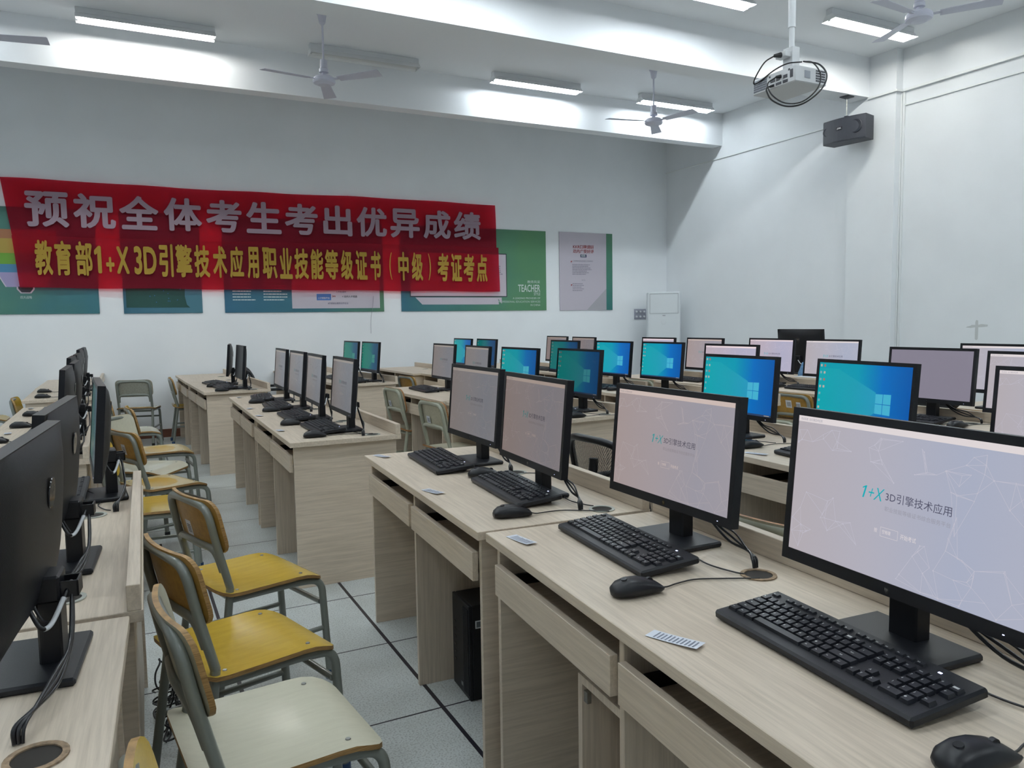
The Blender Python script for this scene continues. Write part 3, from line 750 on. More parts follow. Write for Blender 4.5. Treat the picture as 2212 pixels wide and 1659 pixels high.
SC = {  # dimmer, tinted copies bake in the fading of screens viewed aslant
 'exam4': screen_mesh('exam_bright', 'exam', 1.0),
 'exam3': screen_mesh('exam_mid', 'exam', .82, (.98, .87, .79)),
 'exam2': screen_mesh('exam_low', 'exam', .44, (1.04, .89, .76)),
 'exam1': screen_mesh('exam_dim', 'exam', .40, (1.02, .96, .84)),
 'exam0': screen_mesh('exam_faint', 'exam', .36, (1.0, .98, .87)),
 'examL': screen_mesh('exam_lilac', 'exam', 1.02, (1.06, .96, 1.0)),
 'desk3': screen_mesh('desktop_bright', 'desktop', .88),
 'desk2': screen_mesh('desktop_teal', 'desktop', .78, (1, .95, .85)),
 'desk1': screen_mesh('desktop_dim', 'desktop', .34, (1.0, 1.0, .8)),
 'desk0': screen_mesh('desktop_green', 'desktop', .36, (1, 1.05, .62)),
 'deskD': screen_mesh('desktop_dark', 'desktop', .12, (1, 1.05, .75)),
 'grey': screen_mesh('plain_grey', 'plain', .62, (.36, .33, .42)),
 'off': screen_mesh('switched_off', 'plain', .02, (.3, .3, .35)),
}
def make_monitor(label):
    t = thing('computer_monitor', label, 'monitor', group='black computer monitors')
    # stand
    P().box((-.100, -.108, .0), (.052, .108, .014), bev=.004).obj('base', 'black_soft', t)
    P().box((-.012, -.029, .010), (.024, .029, .160), bev=.003).obj('column', 'black', t)
    P().box((-.034, -.034, .118), (.025, .034, .164), bev=.004).obj('hinge', 'black', t)
    c = P().box((.024, -.022, .122), (.052, -.018, .150), bev=.001).box((.024, .018, .122), (.052, .022, .150), bev=.001).box((.048, -.022, .122), (.052, .022, .150), bev=.001)
    c.obj('cable_clip', 'black', t)
    # housing: bezel frame + bulged back
    pz0, pz1 = -SH/2-.023, SH/2+.015
    a, b = SW/2+.0145, SW/2
    h = P(); d0, d1 = 0.0, .020
    h.box((-.0035, -a, SH/2), (d1, a, pz1), X=TM); h.box((-.0035, -a, pz0), (d1, a, -SH/2), X=TM)
    h.box((-.0035, b, -SH/2), (d1, a, SH/2), X=TM); h.box((-.0035, -a, -SH/2), (d1, -b, SH/2), X=TM)
    h.box((.002, -b, -SH/2), (d1, b, SH/2), X=TM)
    n = 12; v = []; f = []
    for i in range(n+1):
        for j in range(n+1):
            u = -1+2*i/n; w = -1+2*j/n
            dd = .020+.027*max(0, 1-abs(u)**2.6)**.6*max(0, 1-abs(w)**3)**.6
            v.append((dd, u*a*.985, (pz0+pz1)/2+w*(pz1-pz0)/2*.985))
    for i in range(n):
        for j in range(n):
            q = i*(n+1)+j; f.append((q, q+n+1, q+n+2, q+1))
    h.add(v, f, 1, True, TM)
    ho = h.obj('housing', ['bezel', 'shell'], t)
    # maker's round mark on the back, small mark and lamp on the chin
    g = P(); F = TM @ frame((.0477, 0, .055), (0, 1, 0), (0, 0, 1)); g.lathe([(0, .0016), (.026, .0016), (.027, 0)], 28, 0, F)
    g.text('hp', F @ TR(-.014, -.008, .0019), 1, w=.030, h=.028, bold=-.01)
    g.obj('round_logo', ['gloss', 'chrome'], ho)
    g = P(); F = TM @ frame((-.0038, 0, -SH/2-.0125), (0, -1, 0), (0, 0, 1))
    g.lathe([(0, .0002), (.0055, .0002)], 16, 0, F); g.text('hp', F @ TR(-.003, -.002, .0005), 1, w=.006, h=.006)
    g.obj('chin_logo', ['gloss', 'chrome'], ho)
    P().box((-.0042, -SW/2+.03, -SH/2-.014), (-.0034, -SW/2+.033, -SH/2-.0125), X=TM).obj('power_light', 'led', ho)
    so = bpy.data.objects.new('screen', SC['exam4']); COL.objects.link(so); so.parent = t
    # cables from the panel's lower back through the clip down to the desk grommet
    for k, (yy, r, wr) in enumerate(((-.075, .0036, 1), (.045, .0032, 1), (-.05, .0026, 0))):
        pts = catmull([(-.012, yy, .125), (.004, yy*1.12, .096), (.016, yy*.85, .094), (.031, yy*.45, .126), (.038, .004*(k-1), .142), (.041, -.018-.006*k, .118), (.044, -.07-.012*k, .065), (.036, -.15-.01*k, .03+.012*k), (.018, -.235, .03), (.0+.006*k, -.268, .022), (.0+.005*k, -.274, .001)], 6)
        cb = P().tube(pts, r, 7).obj('cable', 'cable', t)
        if wr:
            P().tube(pts[8:19], r*1.12, 8).obj('label_sleeve', 'white_cap', cb)
    return t

# ---- keyboard
KL, KD, KT = .446, .156, .017
KX = RY(-R(5.5))                     # body leans toward the user
KO = TR(0, 0, .0085) @ KX
ROWS = [
 (.0565, [(k, 1.0) for k in ('Esc',)]+[(None, 1.0)]+[(f'F{i}', 1.0) for i in range(1, 5)]+[(None, .5)]+[(f'F{i}', 1.0) for i in range(5, 9)]+[(None, .5)]+[(f'F{i}', 1.0) for i in range(9, 13)]+[(None, .25), ('Prt', 1), ('Scr', 1), ('Brk', 1)]),
 (.0310, [(c, 1) for c in '`1234567890-=']+[('<-', 2.0), (None, .25), ('Ins', 1), ('Hm', 1), ('PU', 1), (None, .25), ('Num', 1), ('/', 1), ('*', 1), ('-', 1)]),
 (.0120, [('Tab', 1.5)]+[(c, 1) for c in 'QWERTYUIOP[]']+[('\\', 1.5), (None, .25), ('Del', 1), ('End', 1), ('PD', 1), (None, .25), ('7', 1), ('8', 1), ('9', 1), ('+', 1)]),
 (-.0070, [('Caps', 1.75)]+[(c, 1) for c in "ASDFGHJKL;'"]+[('Enter', 2.25), (None, 3.5), ('4', 1), ('5', 1), ('6', 1), (None, 1)]),
 (-.0260, [('Shift', 2.25)]+[(c, 1) for c in 'ZXCVBNM,./']+[('Shift', 2.75), (None, 1.25), ('^', 1), (None, 1.25), ('1', 1), ('2', 1), ('3', 1), ('Ent', 1)]),
 (-.0450, [('Ctrl', 1.25), ('Win', 1.25), ('Alt', 1.25), ('', 6.25), ('Alt', 1.25), ('Fn', 1.25), ('Cx', 1.25), ('Ctrl', 1.25), (None, .25), ('<', 1), ('v', 1), ('>', 1), (None, .25), ('0', 2), ('.', 1), (None, 1)]),
]
PITCH_K = .01905
def key_geo(p, x, yc, w, d, h=.0075, tall=0.0):
    a, b = w/2, d/2; i = .0022
    v = [(x-b, yc-a, -.002), (x+b, yc-a, -.002), (x+b, yc+a, -.002), (x-b, yc+a, -.002), (x-b+i, yc-a+i, h), (x+b-i*.7, yc-a+i, h), (x+b-i*.7, yc+a-i, h), (x-b+i, yc+a-i, h)]
    p.add(v, [(4, 5, 6, 7), (0, 1, 5, 4), (1, 2, 6, 5), (2, 3, 7, 6), (3, 0, 4, 7)], 0, False, KO @ TR(0, 0, KT))
def make_keyboard(label, fine):
    t = thing('keyboard', label, 'keyboard', group='black wired keyboards')
    b = P(); b.box((-KD/2, -KL/2, 0), (KD/2, KL/2, KT), X=KO, bev=.004); b.obj('case', 'black_soft', t)
    for s in (-1, 1): P().box((KD/2-.03, s*.17-.012, 0), (KD/2-.022, s*.17+.012, .016)).obj('riser_foot', 'black', t)
    allk = P(); leg = P()
    for x, row in ROWS:
        fn = x > .05; u = 0
        for lab, w in row:
            if lab is not None:
                yc = KL/2-.0105-(u+w/2)*PITCH_K; d = .0115 if fn else .0175; q = P() if fine else allk
                key_geo(q, x, yc, w*PITCH_K-.0018, d, .0035 if fn else .0058)
                if fine: q.obj('key', 'key', t)
                if lab and fine:
                    hh = .0042 if len(lab) == 1 else .0028
                    F = KO @ TR(0, 0, KT+(.0037 if fn else .0060)) @ frame((x-.0012 if not fn else x-.002, yc+min(w*PITCH_K, .02)*.28, 0), (0, -1, 0), (1, 0, 0))
                    leg.text(lab, F, 0, h=hh, bold=.01, res=2)
            u += w
    if not fine: allk.obj('key_block', 'key', t)
    else:
        for xx, yy in ((.0025, -.178),): pass
        for x, lab in ((.0025+.0, '+'),): pass
        leg.obj('key_legends', 'legend', t)
    P().box((KD/2-.022, -KL/2+.062, KT), (KD/2-.018, -KL/2+.068, KT+.0006), X=KO).obj('status_light', 'led', t)
    # cord to the grommet behind
    pts = catmull([(KD/2-.006, -.03, .026), (KD/2+.02, -.04, .012), (KD/2+.045, -.10, .004), (KD/2+.035, -.20, .004), (KD/2+.055, -.272, .004), (KD/2+.072, -.292, .003)], 6)
    P().tube(pts, .0019, 6).obj('cord', 'cable', t)
    return t
def make_mouse(label):
    t = thing('computer_mouse', label, 'mouse', group='black wired mice')
    # loft of cross-sections along X, nose toward +X
    st = [(-.058, .010, .010, .004), (-.054, .020, .022, .003), (-.042, .0275, .032, .002), (-.020, .0305, .0375, .0015), (.005, .0295, .0365, .0015), (.030, .0275, .0295, .0015), (.048, .0255, .021, .002), (.056, .022, .015, .003), (.058, .017, .010, .004)]
    seg = 20; v = []; f = []
    for x, hw, top, bot in st:
        for k in range(seg):
            a = 2*PI*k/seg; c, s_ = math.cos(a), math.sin(a)
            y = hw*(abs(c)**.75)*(1 if c >= 0 else -1)
            z = (bot+.010) + (s_**.9*(top-bot-.010) if s_ >= 0 else -(abs(s_)**.6)*.010)
            if s_ < 0: y *= .93
            v.append((x, y, z))
    for i in range(len(st)-1):
        for k in range(seg):
            k2 = (k+1) % seg; f.append((i*seg+k, (i+1)*seg+k, (i+1)*seg+k2, i*seg+k2))
    f.append(tuple(range(seg))); f.append(tuple(range((len(st)-1)*seg, len(st)*seg))[::-1])
    P().add(v, f, 0, True).obj('shell', 'black', t)
    w = P(); X = TR(.030, 0, .0245) @ RX(PI/2); w.lathe([(0, -.0035), (.0085, -.0035), (.0085, .0035), (0, .0035)], 18, 0, X); w.obj('scroll_wheel', 'black_soft', t)
    g = P(); F = frame((-.030, 0, .0362), (0, -1, 0), (.97, 0, .24)); g.lathe([(0, .0008), (.0065, .0008), (.007, -.002)], 18, 0, F); g.obj('palm_logo', 'gloss', t)
    pts = catmull([(.054, 0, .009), (.075, .002, .004), (.11, .014, .003), (.16, .02, .003), (.22, 0.0, .003), (.295, -.03, .003)], 6)
    P().tube(pts, .0018, 6).obj('cord', 'cable', t)
    return t

mon0 = make_monitor('x'); kb_fine = make_keyboard('x', True); kb0 = make_keyboard('x', False); mouse0 = make_mouse('x')
used = set()
def put(src, loc, rz, label, swap=None):
    if src.name in used: return dup(src, loc, rz, label, None, swap)
    used.add(src.name); src.location = loc; src.rotation_euler = (0, 0, rz); src['label'] = label
    if swap:
        for c in src.children:
            if c.name.split('.')[0] in swap: c.data = swap[c.name.split('.')[0]]
    return src
DZ = DH+.0006
# (screen x, y, yaw deg, screen key, monitor label, keyboard label or None, mouse label or None, kb dx, dy, mouse dx, dy)
ST = [
 (1.172, .853, -4.0, 'exam4', 'largest monitor, bright exam screen, cut by the right edge'),
 (1.241, 1.556, -1.1, 'exam3', 'second nearest front-row monitor, pale pinkish exam screen'),
 (1.198, 2.224, -4.3, 'exam2', 'brownish dim exam monitor in front of the mesh office chair'),
 (1.265, 2.857, -1.1, 'exam1', 'far end front-row monitor, dim grey exam screen'),
 (1.041, 4.105, -1.6, 'exam0', 'nearest of the four grey steeply angled monitors across the aisle'),
 (1.021, 4.711, -2.3, 'exam0', 'second of four grey steeply angled monitors across the aisle'),
 (1.042, 5.367, -.6, 'exam0', 'third of four grey steeply angled monitors across the aisle'),
 (1.053, 6.036, -1.4, 'exam0', 'farthest of four grey steeply angled monitors, near mesh chair'),
 (.930, 7.42, 0.0, 'off', 'edge-on black monitor on far left desk, nearer of two'),
 (.895, 8.00, -8.0, 'off', 'edge-on black monitor on far left desk, farther of two'),
 (2.573, 4.146, 1.3, 'desk1', 'dark teal desktop monitor at the near end past the aisle'),
 (2.433, 4.703, 2.4, 'desk2', 'teal monitor half hidden behind the two dim front-row monitors'),
 (2.399, 5.340, -3.0, 'exam1', 'grey monitor with only its top showing above front row'),
 (2.427, 6.096, -1.0, 'exam1', 'grey monitor on the desk with the cream chairs'),
 (2.186, 7.476, 2.7, 'desk0', 'right one of the two green screens left of middle'),
 (2.135, 8.02, 2.0, 'desk0', 'left one of the two green screens left of middle'),
 (2.659, 2.808, -.9, 'desk3', 'blue desktop monitor behind the second front-row monitor'),
 (2.644, 2.091, -6.0, 'desk3', 'blue desktop monitor directly behind the largest monitor'),
 (2.71, 1.355, -1.0, 'exam4', 'exam monitor at right edge, just above the largest monitor'),
 (3.753, 5.471, 2.1, 'desk3', 'bright cyan desktop monitor right of the dark teal one'),
 (3.634, 6.097, -.3, 'desk1', 'dim teal monitor behind the dark teal one'),
 (3.827, 4.894, 1.6, 'desk3', 'bright cyan desktop monitor below the air conditioner'),
 (3.761, 4.050, 2.1, 'examL', 'exam monitor top showing above the left blue desktop'),
 (3.983, 2.712, 1.3, 'grey', 'plain mauve grey screen without picture, at the right'),
 (3.80, 2.04, -1.0, 'exam4', 'nearer of two monitors cut by right edge below wall patch'),
 (3.440, 7.401, -1.0, 'desk1', 'right one of the two far teal monitors above grey ones'),
 (3.380, 7.907, -.5, 'desk2', 'left one of the two far teal monitors above grey ones'),
 (4.754, 6.140, 1.7, 'examL', 'exam monitor top peeking out just below the air conditioner'),
 (4.578, 7.851, -2.2, 'exam2', 'leftmost small pinkish monitor against the back wall'),
 (4.489, 7.119, -3.1, 'exam2', 'small mauve monitor between dim teal and cyan ones'),
 (4.843, 5.556, -.9, 'exam3', 'pinkish exam monitor just right of the air conditioner'),
 (5.030, 4.908, 2.2, 'examL', 'exam monitor left of the teacher monitor back'),
 (5.009, 4.248, 3.7, 'exam4', 'exam monitor right of the teacher monitor back'),
 (4.72, 2.76, 1.0, 'exam4', 'farther of two monitors cut by right edge below wall patch'),
]
KB = {  # keyboard position and turn where the photo shows it
 0: (1.048, .872, -5.2), 1: (1.100, 1.562, -5.5), 2: (1.150, 2.268, -5.0), 3: (1.124, 2.888, -5.0),
 4: (.945, 4.195, 0), 5: (.925, 4.82, 0), 6: (.93, 5.50, -2), 7: (.93, 6.18, -6),
 8: (.80, 7.50, 4), 9: (.78, 8.05, 10)}
MS = {0: (.945, .565, -8), 1: (.938, 1.282, -6), 2: (1.000, 1.985, -14), 3: (1.172, 2.562, -18), 4: (.845, 3.925, -4), 5: (.83, 4.49, -6), 6: (.85, 5.27, 0), 7: (.85, 5.90, 2), 8: (.74, 7.17, 0), 9: (.72, 7.72, 0)}
SKIP_KB = {12, 27, 29, 33, 18, 24}; SKIP_M = {12, 14, 15, 18, 22, 25, 26, 27, 28, 29, 33, 24, 13}
for i, (x, y, yaw, sk, lab) in enumerate(ST):
    a = R(yaw); bx, by = x-FX*math.cos(a), y-FX*math.sin(a)
    put(mon0, (bx, by, DZ), a, lab, {'screen': SC[sk]})
    short = lab.split(',')[0]
    if i not in SKIP_KB:
        kx, ky, ka = KB.get(i, (x-.155, y+.03, yaw))
        put(kb_fine if i < 4 else kb0, (kx, ky, DZ), R(ka), 'keyboard in front of the '+short)
    if i not in SKIP_M:
        mx, my, ma = MS.get(i, (x-.19, y-.29, -5))
        put(mouse0, (mx, my, DZ), R(ma), 'mouse of the '+short)
# left row: backs toward the camera
LB = [
 (-.178, 1.50, -5.0, 'off', 'nearest black monitor back with round logo, at left edge', None, None),
 (-.176, 2.125, -3.9, 'off', 'second black monitor back from the camera in left row', None, None),
 (-.110, 2.94, 3.4, 'deskD', 'left row monitor turned so its dark teal screen edge shows', (-.22, 2.98, 0), None),
 (-.275, 4.10, 0, 'off', 'first side-on monitor behind the teal-edged one, left row', None, (-.62, 4.62, -8)),
 (-.275, 4.77, 0, 'off', 'second side-on monitor behind the teal-edged one, left row', (-.43, 5.02, 0), (-.575, 5.27, -8)),
 (-.336, 5.60, 0, 'off', 'third side-on monitor behind the teal-edged one, left row', (-.47, 6.15, 0), (-.578, 5.93, -8)),
 (-.335, 6.20, 0, 'off', 'fourth side-on monitor behind the teal-edged one, left row', None, None),
 (-.379, 7.52, 0, 'off', 'second farthest of the side-on monitors in the left row', None, (-.645, 7.44, -4)),
 (-.376, 8.10, 0, 'off', 'farthest of the side-on monitors in the left row', None, (-.681, 8.05, -4)),
]
for x, y, yaw, sk, lab, kb, ms in LB:
    a = R(yaw); bx, by = x-FX*math.cos(a), y-FX*math.sin(a)
    put(mon0, (bx, by, DZ), a, lab, {'screen': SC[sk]})
    short = lab.split(',')[0]
    if kb: put(kb0, (kb[0], kb[1], DZ), R(kb[2]), 'black keyboard beside the '+short)
    if ms: put(mouse0, (ms[0], ms[1], DZ), R(ms[2]), 'black mouse left of the '+short)
# teacher monitor, its back to the class
put(mon0, (5.98, 5.46, .7506+.014), R(180), 'taller black monitor seen from behind, above the far exam monitors', {'screen': SC['off']}).scale = (1.12, 1.12, 1.12)

# ------------------------------------------------------------------ school chairs
def seat_fn(a, b, t):
    x = a; z = .425 - .012*math.exp(-((a+.02)/.13)**2)*(1-(b/.2)**2) - .030*max(0, (a-.10)/.10)**2 + .020*max(0, (-a-.13)/.07)**2
    return (x, b, z+t)
def back_fn(a, b, t):
    # a up the panel, b across; panel leans back
    z = .655 + a; x = -.198 - .22*a - .030*(1-(b/.19)**2) + .03
    return (x+t, b, z)
def make_chair(label, seat_m, back_m, back_rear, edge, tube, cap):
    t = thing('school_chair', label, 'chair', group='steel-frame school chairs')
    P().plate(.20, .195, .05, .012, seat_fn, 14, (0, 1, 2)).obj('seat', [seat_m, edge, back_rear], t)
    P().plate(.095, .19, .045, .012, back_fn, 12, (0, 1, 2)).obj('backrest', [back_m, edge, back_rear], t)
    r = .0135
    for s in (-1, 1):
        y = s*.165
        P().tube(fillet([(.215, y*1.06, .012), (.195, y*1.03, .385), (.10, y, .394), (-.145, y, .398)], .06, 7), r, 10).obj('leg', tube, t)
        P().tube(fillet([(-.215, y*1.06, .012), (-.160, y*1.04, .36), (-.150, y*1.03, .44)], .08, 6), r, 10).obj('leg', tube, t)
    yb = .170
    P().tube(fillet([(-.150, -yb, .44), (-.190, -yb, .60), (-.215, -yb*.98, .728), (-.222, 0, .735), (-.215, yb*.98, .728), (-.190, yb, .60), (-.150, yb, .44)], .055, 7), r, 10).obj('back_frame', tube, t)
    P().tube(fillet([(-.168, -yb+.012, .50), (-.188, -yb+.016, .578), (-.200, 0, .585), (-.188, yb-.016, .578), (-.168, yb-.012, .50)], .04, 6), r*.9, 10).obj('back_crossbar', tube, t)
    P().tube([(.19, -.165, .30), (.19, .165, .30)], r*.75, 8).obj('front_crossbar', tube, t)
    for s in (-1, 1): P().tube([(-.183, s*.172, .20), (.203, s*.172, .20)], r*.7, 8).obj('side_crossbar', tube, t)
    P().tube([(-.140, -.165, .395), (-.140, .165, .395)], r*.8, 8).obj('rear_crossbar', tube, t)
    for x in (.2155, -.2155):
        for s in (-1, 1): P().lathe([(0, 0), (.0165, 0), (.016, .035), (.0125, .036)], 12, 0, TR(x, s*.175, 0)).obj('foot_cap', cap, t)
    q = P()
    for x in (-.12, .12):
        for y in (-.155, .155):
            X = TR(*seat_fn(x, y, 0)); q.lathe([(0, .0022), (.0055, .0022), (.0065, .0)], 10, 0, X)
    for z in (.06,):
        for y in (-.13, .13): q.lathe([(0, -.0), (.005, .0), (.006, -.002)], 10, 0, frame(back_fn(z, y, -.0125), (0, 1, 0), (0, 0, 1)) @ RY(PI))
    q.obj('rivet', 'screw', t); t.children[-1].name if t.children else None
    return t
def chair_at(src, x, y, deg, label): return put(src, (x, y, 0), R(deg), label)
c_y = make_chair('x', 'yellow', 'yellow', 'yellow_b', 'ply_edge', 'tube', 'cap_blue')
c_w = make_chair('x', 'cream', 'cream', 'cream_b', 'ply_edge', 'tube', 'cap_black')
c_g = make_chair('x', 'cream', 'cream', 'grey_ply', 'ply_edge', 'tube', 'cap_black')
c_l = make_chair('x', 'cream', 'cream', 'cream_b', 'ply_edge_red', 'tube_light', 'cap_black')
# worn seats: yellow varnish rubbed off to pale wood around the middle
def worn_mat():
    m, nt, b = new_mat('worn_yellow_ply')
    tc = nt.nodes.new('ShaderNodeTexCoord'); mp = nt.nodes.new('ShaderNodeMapping'); mp.inputs['Scale'].default_value = (7.5, 6.2, 0); mp.inputs['Location'].default_value = (.1, -.2, 0)
    g = nt.nodes.new('ShaderNodeTexGradient'); g.gradient_type = 'SPHERICAL'
    n = nt.nodes.new('ShaderNodeTexNoise'); n.inputs['Scale'].default_value = 9; n.inputs['Detail'].default_value = 4
    nt.links.new(tc.outputs['Object'], mp.inputs['Vector']); nt.links.new(mp.outputs['Vector'], g.inputs['Vector']); nt.links.new(tc.outputs['Object'], n.inputs['Vector'])
    a = nt.nodes.new('ShaderNodeMath'); a.operation = 'MULTIPLY_ADD'; a.inputs[1].default_value = .5; nt.links.new(n.outputs['Fac'], a.inputs[0]); nt.links.new(g.outputs['Fac'], a.inputs[2])
    r = nt.nodes.new('ShaderNodeValToRGB'); e = r.color_ramp.elements; e[0].position = .38; e[0].color = (.58, .45, .22, 1); e[1].position = .46; e[1].color = (.54, .33, .05, 1)
    nt.links.new(a.outputs[0], r.inputs['Fac']); nt.links.new(r.outputs['Color'], b.inputs['Base Color']); b.inputs['Roughness'].default_value = .25
    return m
M['worn'] = worn_mat()
c_o = make_chair('x', 'worn', 'yellow', 'yellow_b', 'ply_edge', 'tube', 'cap_blue')
chair_at(c_w, .255, 1.735, 6, 'cream-seated school chair in the left foreground, seat cut by the bottom')
chair_at(c_y, .262, 2.262, 16, 'yellow school chair with a full yellow seat, just behind the cream foreground chair')
chair_at(c_y, .368, 2.895, 17, 'yellow school chair third from the camera, next to the desk end panel')
chair_at(c_y, .20, 1.03, 5, 'school chair at the bottom edge with only its plywood back top showing')
chair_at(c_o, .145, 4.87, 22, 'worn yellow chair with sticker on its back, pale worn seat, middle aisle')
chair_at(c_y, .075, 4.27, -5, 'yellow chair whose seat shows beyond the desk ledge, turned from the aisle')
chair_at(c_w, .08, 5.47, -31, 'cream chair turned sideways in the left aisle behind the teal-edged monitor')
chair_at(c_o, .20, 6.20, 5, 'chair with worn yellow seat, fifth back along the left aisle')
chair_at(c_w, .03, 7.50, 3, 'pale-seated chair far down the left aisle before the wall chair')
chair_at(c_g, .10, 9.58, 76, 'grey-framed chair standing against the back wall, open back toward the camera')
chair_at(c_y, .64, 9.50, 0, 'chair tucked sideways into the empty far left desk')
chair_at(c_l, 2.175, 6.12, 4, 'left one of two cream chairs tucked in across the aisle').scale = (1, 1, 1.06)
chair_at(c_l, 2.065, 4.94, 6, 'right one of two cream chairs tucked in across the aisle').scale = (1, 1, 1.06)
chair_at(c_y, 2.95, 8.05, 8, 'small yellow chair at the far desk behind the cream chairs')
chair_at(c_y, 4.74, 4.22, 2, 'yellow chair with two white stickers between the blue desktops')
chair_at(c_l, 1.70, 1.50, 8, 'plywood chair back peeking over the ledge beside the largest monitor')
chair_at(c_l, 3.28, 3.02, 6, 'brown-edged chair back behind the left blue desktop monitor')
chair_at(c_l, 4.36, 5.62, 4, 'cream chair back between the two cyan desktop monitors')
chair_at(c_y, 4.80, 2.85, 3, 'yellow chair back just under the plain grey screen')
chair_at(c_y, -.66, 7.62, 0, 'yellow-backed chair at the far left desk with two mice')
chair_at(c_y, -1.34, 9.45, 0, 'yellow chair seat at the left edge near the back wall')

# barcode and paper stickers on chair backs
def sticker(label, host_xy, deg, b, a, w, h):
    o = P().box((0, -w/2, 0), (.0006, w/2, h)); 
    for k in range(5): o.quad([(-.0004, -w*.4, h*(.2+.12*k)), (-.0004, w*.3, h*(.2+.12*k)), (-.0004, w*.3, h*(.26+.12*k)), (-.0004, -w*.4, h*(.26+.12*k))], 1)
    X = TR(host_xy[0], host_xy[1], 0) @ RZ(R(deg)); base = Vector(back_fn(a, b, -.0132)); d = (Vector(back_fn(a+.01, b, 0))-Vector(back_fn(a, b, 0))).normalized()
    Y = X @ frame(base, (0, 0, 0) if False else Vector((0, 1, 0)).cross(d), (0, 1, 0))
    o.v = [tuple(Y @ Vector(v)) for v in o.v]
    ob = o.obj('sticker', ['paper', 'sticker_ink']); return tag(ob, label, 'sticker', 'paper stickers on chair backs')
sticker('white barcode sticker on the third foreground chair back', (.368, 2.895), 17, .02, -.055, .045, .055)
sticker('small barcode sticker on the worn chair in the left aisle', (.145, 4.87), 22, -.02, -.04, .05, .06)
sticker('left white sticker on the yellow chair between blue desktops', (4.74, 4.22), 2, .01, -.02, .055, .06)
sticker('right white sticker on the yellow chair between blue desktops', (4.74, 4.22), 2, -.07, -.02, .055, .05)
sticker('dark sticker on the left cream chair across the aisle', (2.175, 6.12), 4, .045, -.02, .05, .05)
sticker('dark sticker on the right cream chair across the aisle', (2.065, 4.94), 6, .03, -.02, .05, .05)

# ------------------------------------------------------------------ mesh office chairs
def office_chair(label, loc, deg):
    t = thing('office_chair', label, 'chair', loc, R(deg), 'black mesh office chairs')
    def bk(a, b): # a height, b across
        k = (a-.52)/.40; return (-.23-.06*k*k-.035*k+.05*(b/.22)**2, b*(1-.12*max(0, k)), a)
    ring = []
    for k in range(33):
        th = 2*PI*k/32; c, s = math.cos(th), math.sin(th)
        b = .225*(abs(c)**.6)*(1 if c >= 0 else -1); a = .69+.19*(abs(s)**.6)*(1 if s >= 0 else -1); ring.append(bk(a, b))
    P().tube(ring, .014, 8).obj('back_frame', 'black', t)
    n = 10; v = []; f = []
    for i in range(n+1):
        for j in range(n+1): v.append(bk(.515+.35*i/n, -.21+.42*j/n))
    for i in range(n):
        for j in range(n): q = i*(n+1)+j; f.append((q, q+1, q+n+2, q+n+1))
    P().add(v, f, 0, True).obj('back_mesh', 'mesh_grey', t)
    P().tube(catmull([(-.275, 0, .80), (-.285, 0, .62), (-.24, 0, .48), (-.10, 0, .425), (0, 0, .42)]), .018, 8).obj('back_support', 'black', t)
    P().plate(.23, .235, .09, .06, lambda a, b, q: (a, b, .485+q-.02*max(0, (a-.12)/.1)**2), 12, (0, 0, 0)).obj('seat', 'black_soft', t)
    P().lathe([(.028, .42), (.028, .27), (.05, .26), (.05, .10), (0, .09)], 16).obj('gas_column', 'black', t)
    st = P()
    for k in range(5):
        X = RZ(2*PI*k/5); st.tube([(.03, 0, .12), (.16, 0, .10), (.29, 0, .075)], [.022, .017, .013], 8, X=X)
    st.obj('star_base', 'black', t)
    for k in range(5):
        X = RZ(2*PI*k/5) @ TR(.29, 0, .027) @ RX(PI/2); P().lathe([(0, -.02), (.026, -.02), (.027, .02), (0, .02)], 14, 0, X).obj('caster', 'black', t)
    for s in (-1, 1): P().tube(fillet([(-.16, s*.20, .45), (-.16, s*.27, .46), (-.14, s*.275, .66), (.12, s*.275, .66)], .05), .014, 8).obj('armrest', 'black', t)
    return t
office_chair('black mesh office chair behind the front row, between its monitors', (1.86, 2.46, 0), 4)
oc = office_chair('black mesh office chair behind the far left desk', (1.42, 8.45, 0), -6)
P().box((-.215, -.235, .50), (-.205, -.215, .56)).obj('hanging_tag', 'red', oc)

# ------------------------------------------------------------------ computer towers
def make_tower(label):
    t = thing('computer_tower', label, 'computer', group='black tower computers under the desks')
    P().box((0, -.085, .004), (.28, .085, .345), bev=.003).obj('case', 'black', t)
    f = P().box((-.012, -.085, .004), (0, .085, .345), bev=.002)
    for k in range(7): f.box((-.0145, -.078+k*.0075, .02), (-.012, -.074+k*.0075, .33), 0)
    f.obj('front_panel', 'black_soft', t)
    p = P()
    for k in range(6): p.box((-.0135, .05, .10+k*.028), (-.0118, .062, .108+k*.028))
    p.obj('port', 'gloss', t)
    p = P().box((.012, -.0862, .262), (.062, -.0855, .290)); p.box((.016, -.0866, .266), (.036, -.0861, .286), 1); p.obj('barcode_sticker', ['white_cap', 'sticker_ink'], t)
    P().box((-.0132, -.02, .03), (-.0118, 0, .045)).obj('front_badge', 'chrome', t)
    return t
tw = make_tower('black tower computer under the front-row desk beside the aisle floor')
tw.location = (1.030, 2.445, 0); tw.rotation_euler = (0, 0, R(-3))
for x, y, a, lab in [(2.20, 5.42, 1, 'black tower computer under the desk with the cream chairs'), (.70, 7.32, 2, 'black tower computer just inside the far left end panel'),
                     (3.62, 5.02, 0, 'black tower computer below the bright cyan monitor'), (2.45, 2.02, -2, 'black tower computer in shade under the second-row desk')]:
    dup(tw, (x, y, 0), R(a), lab)

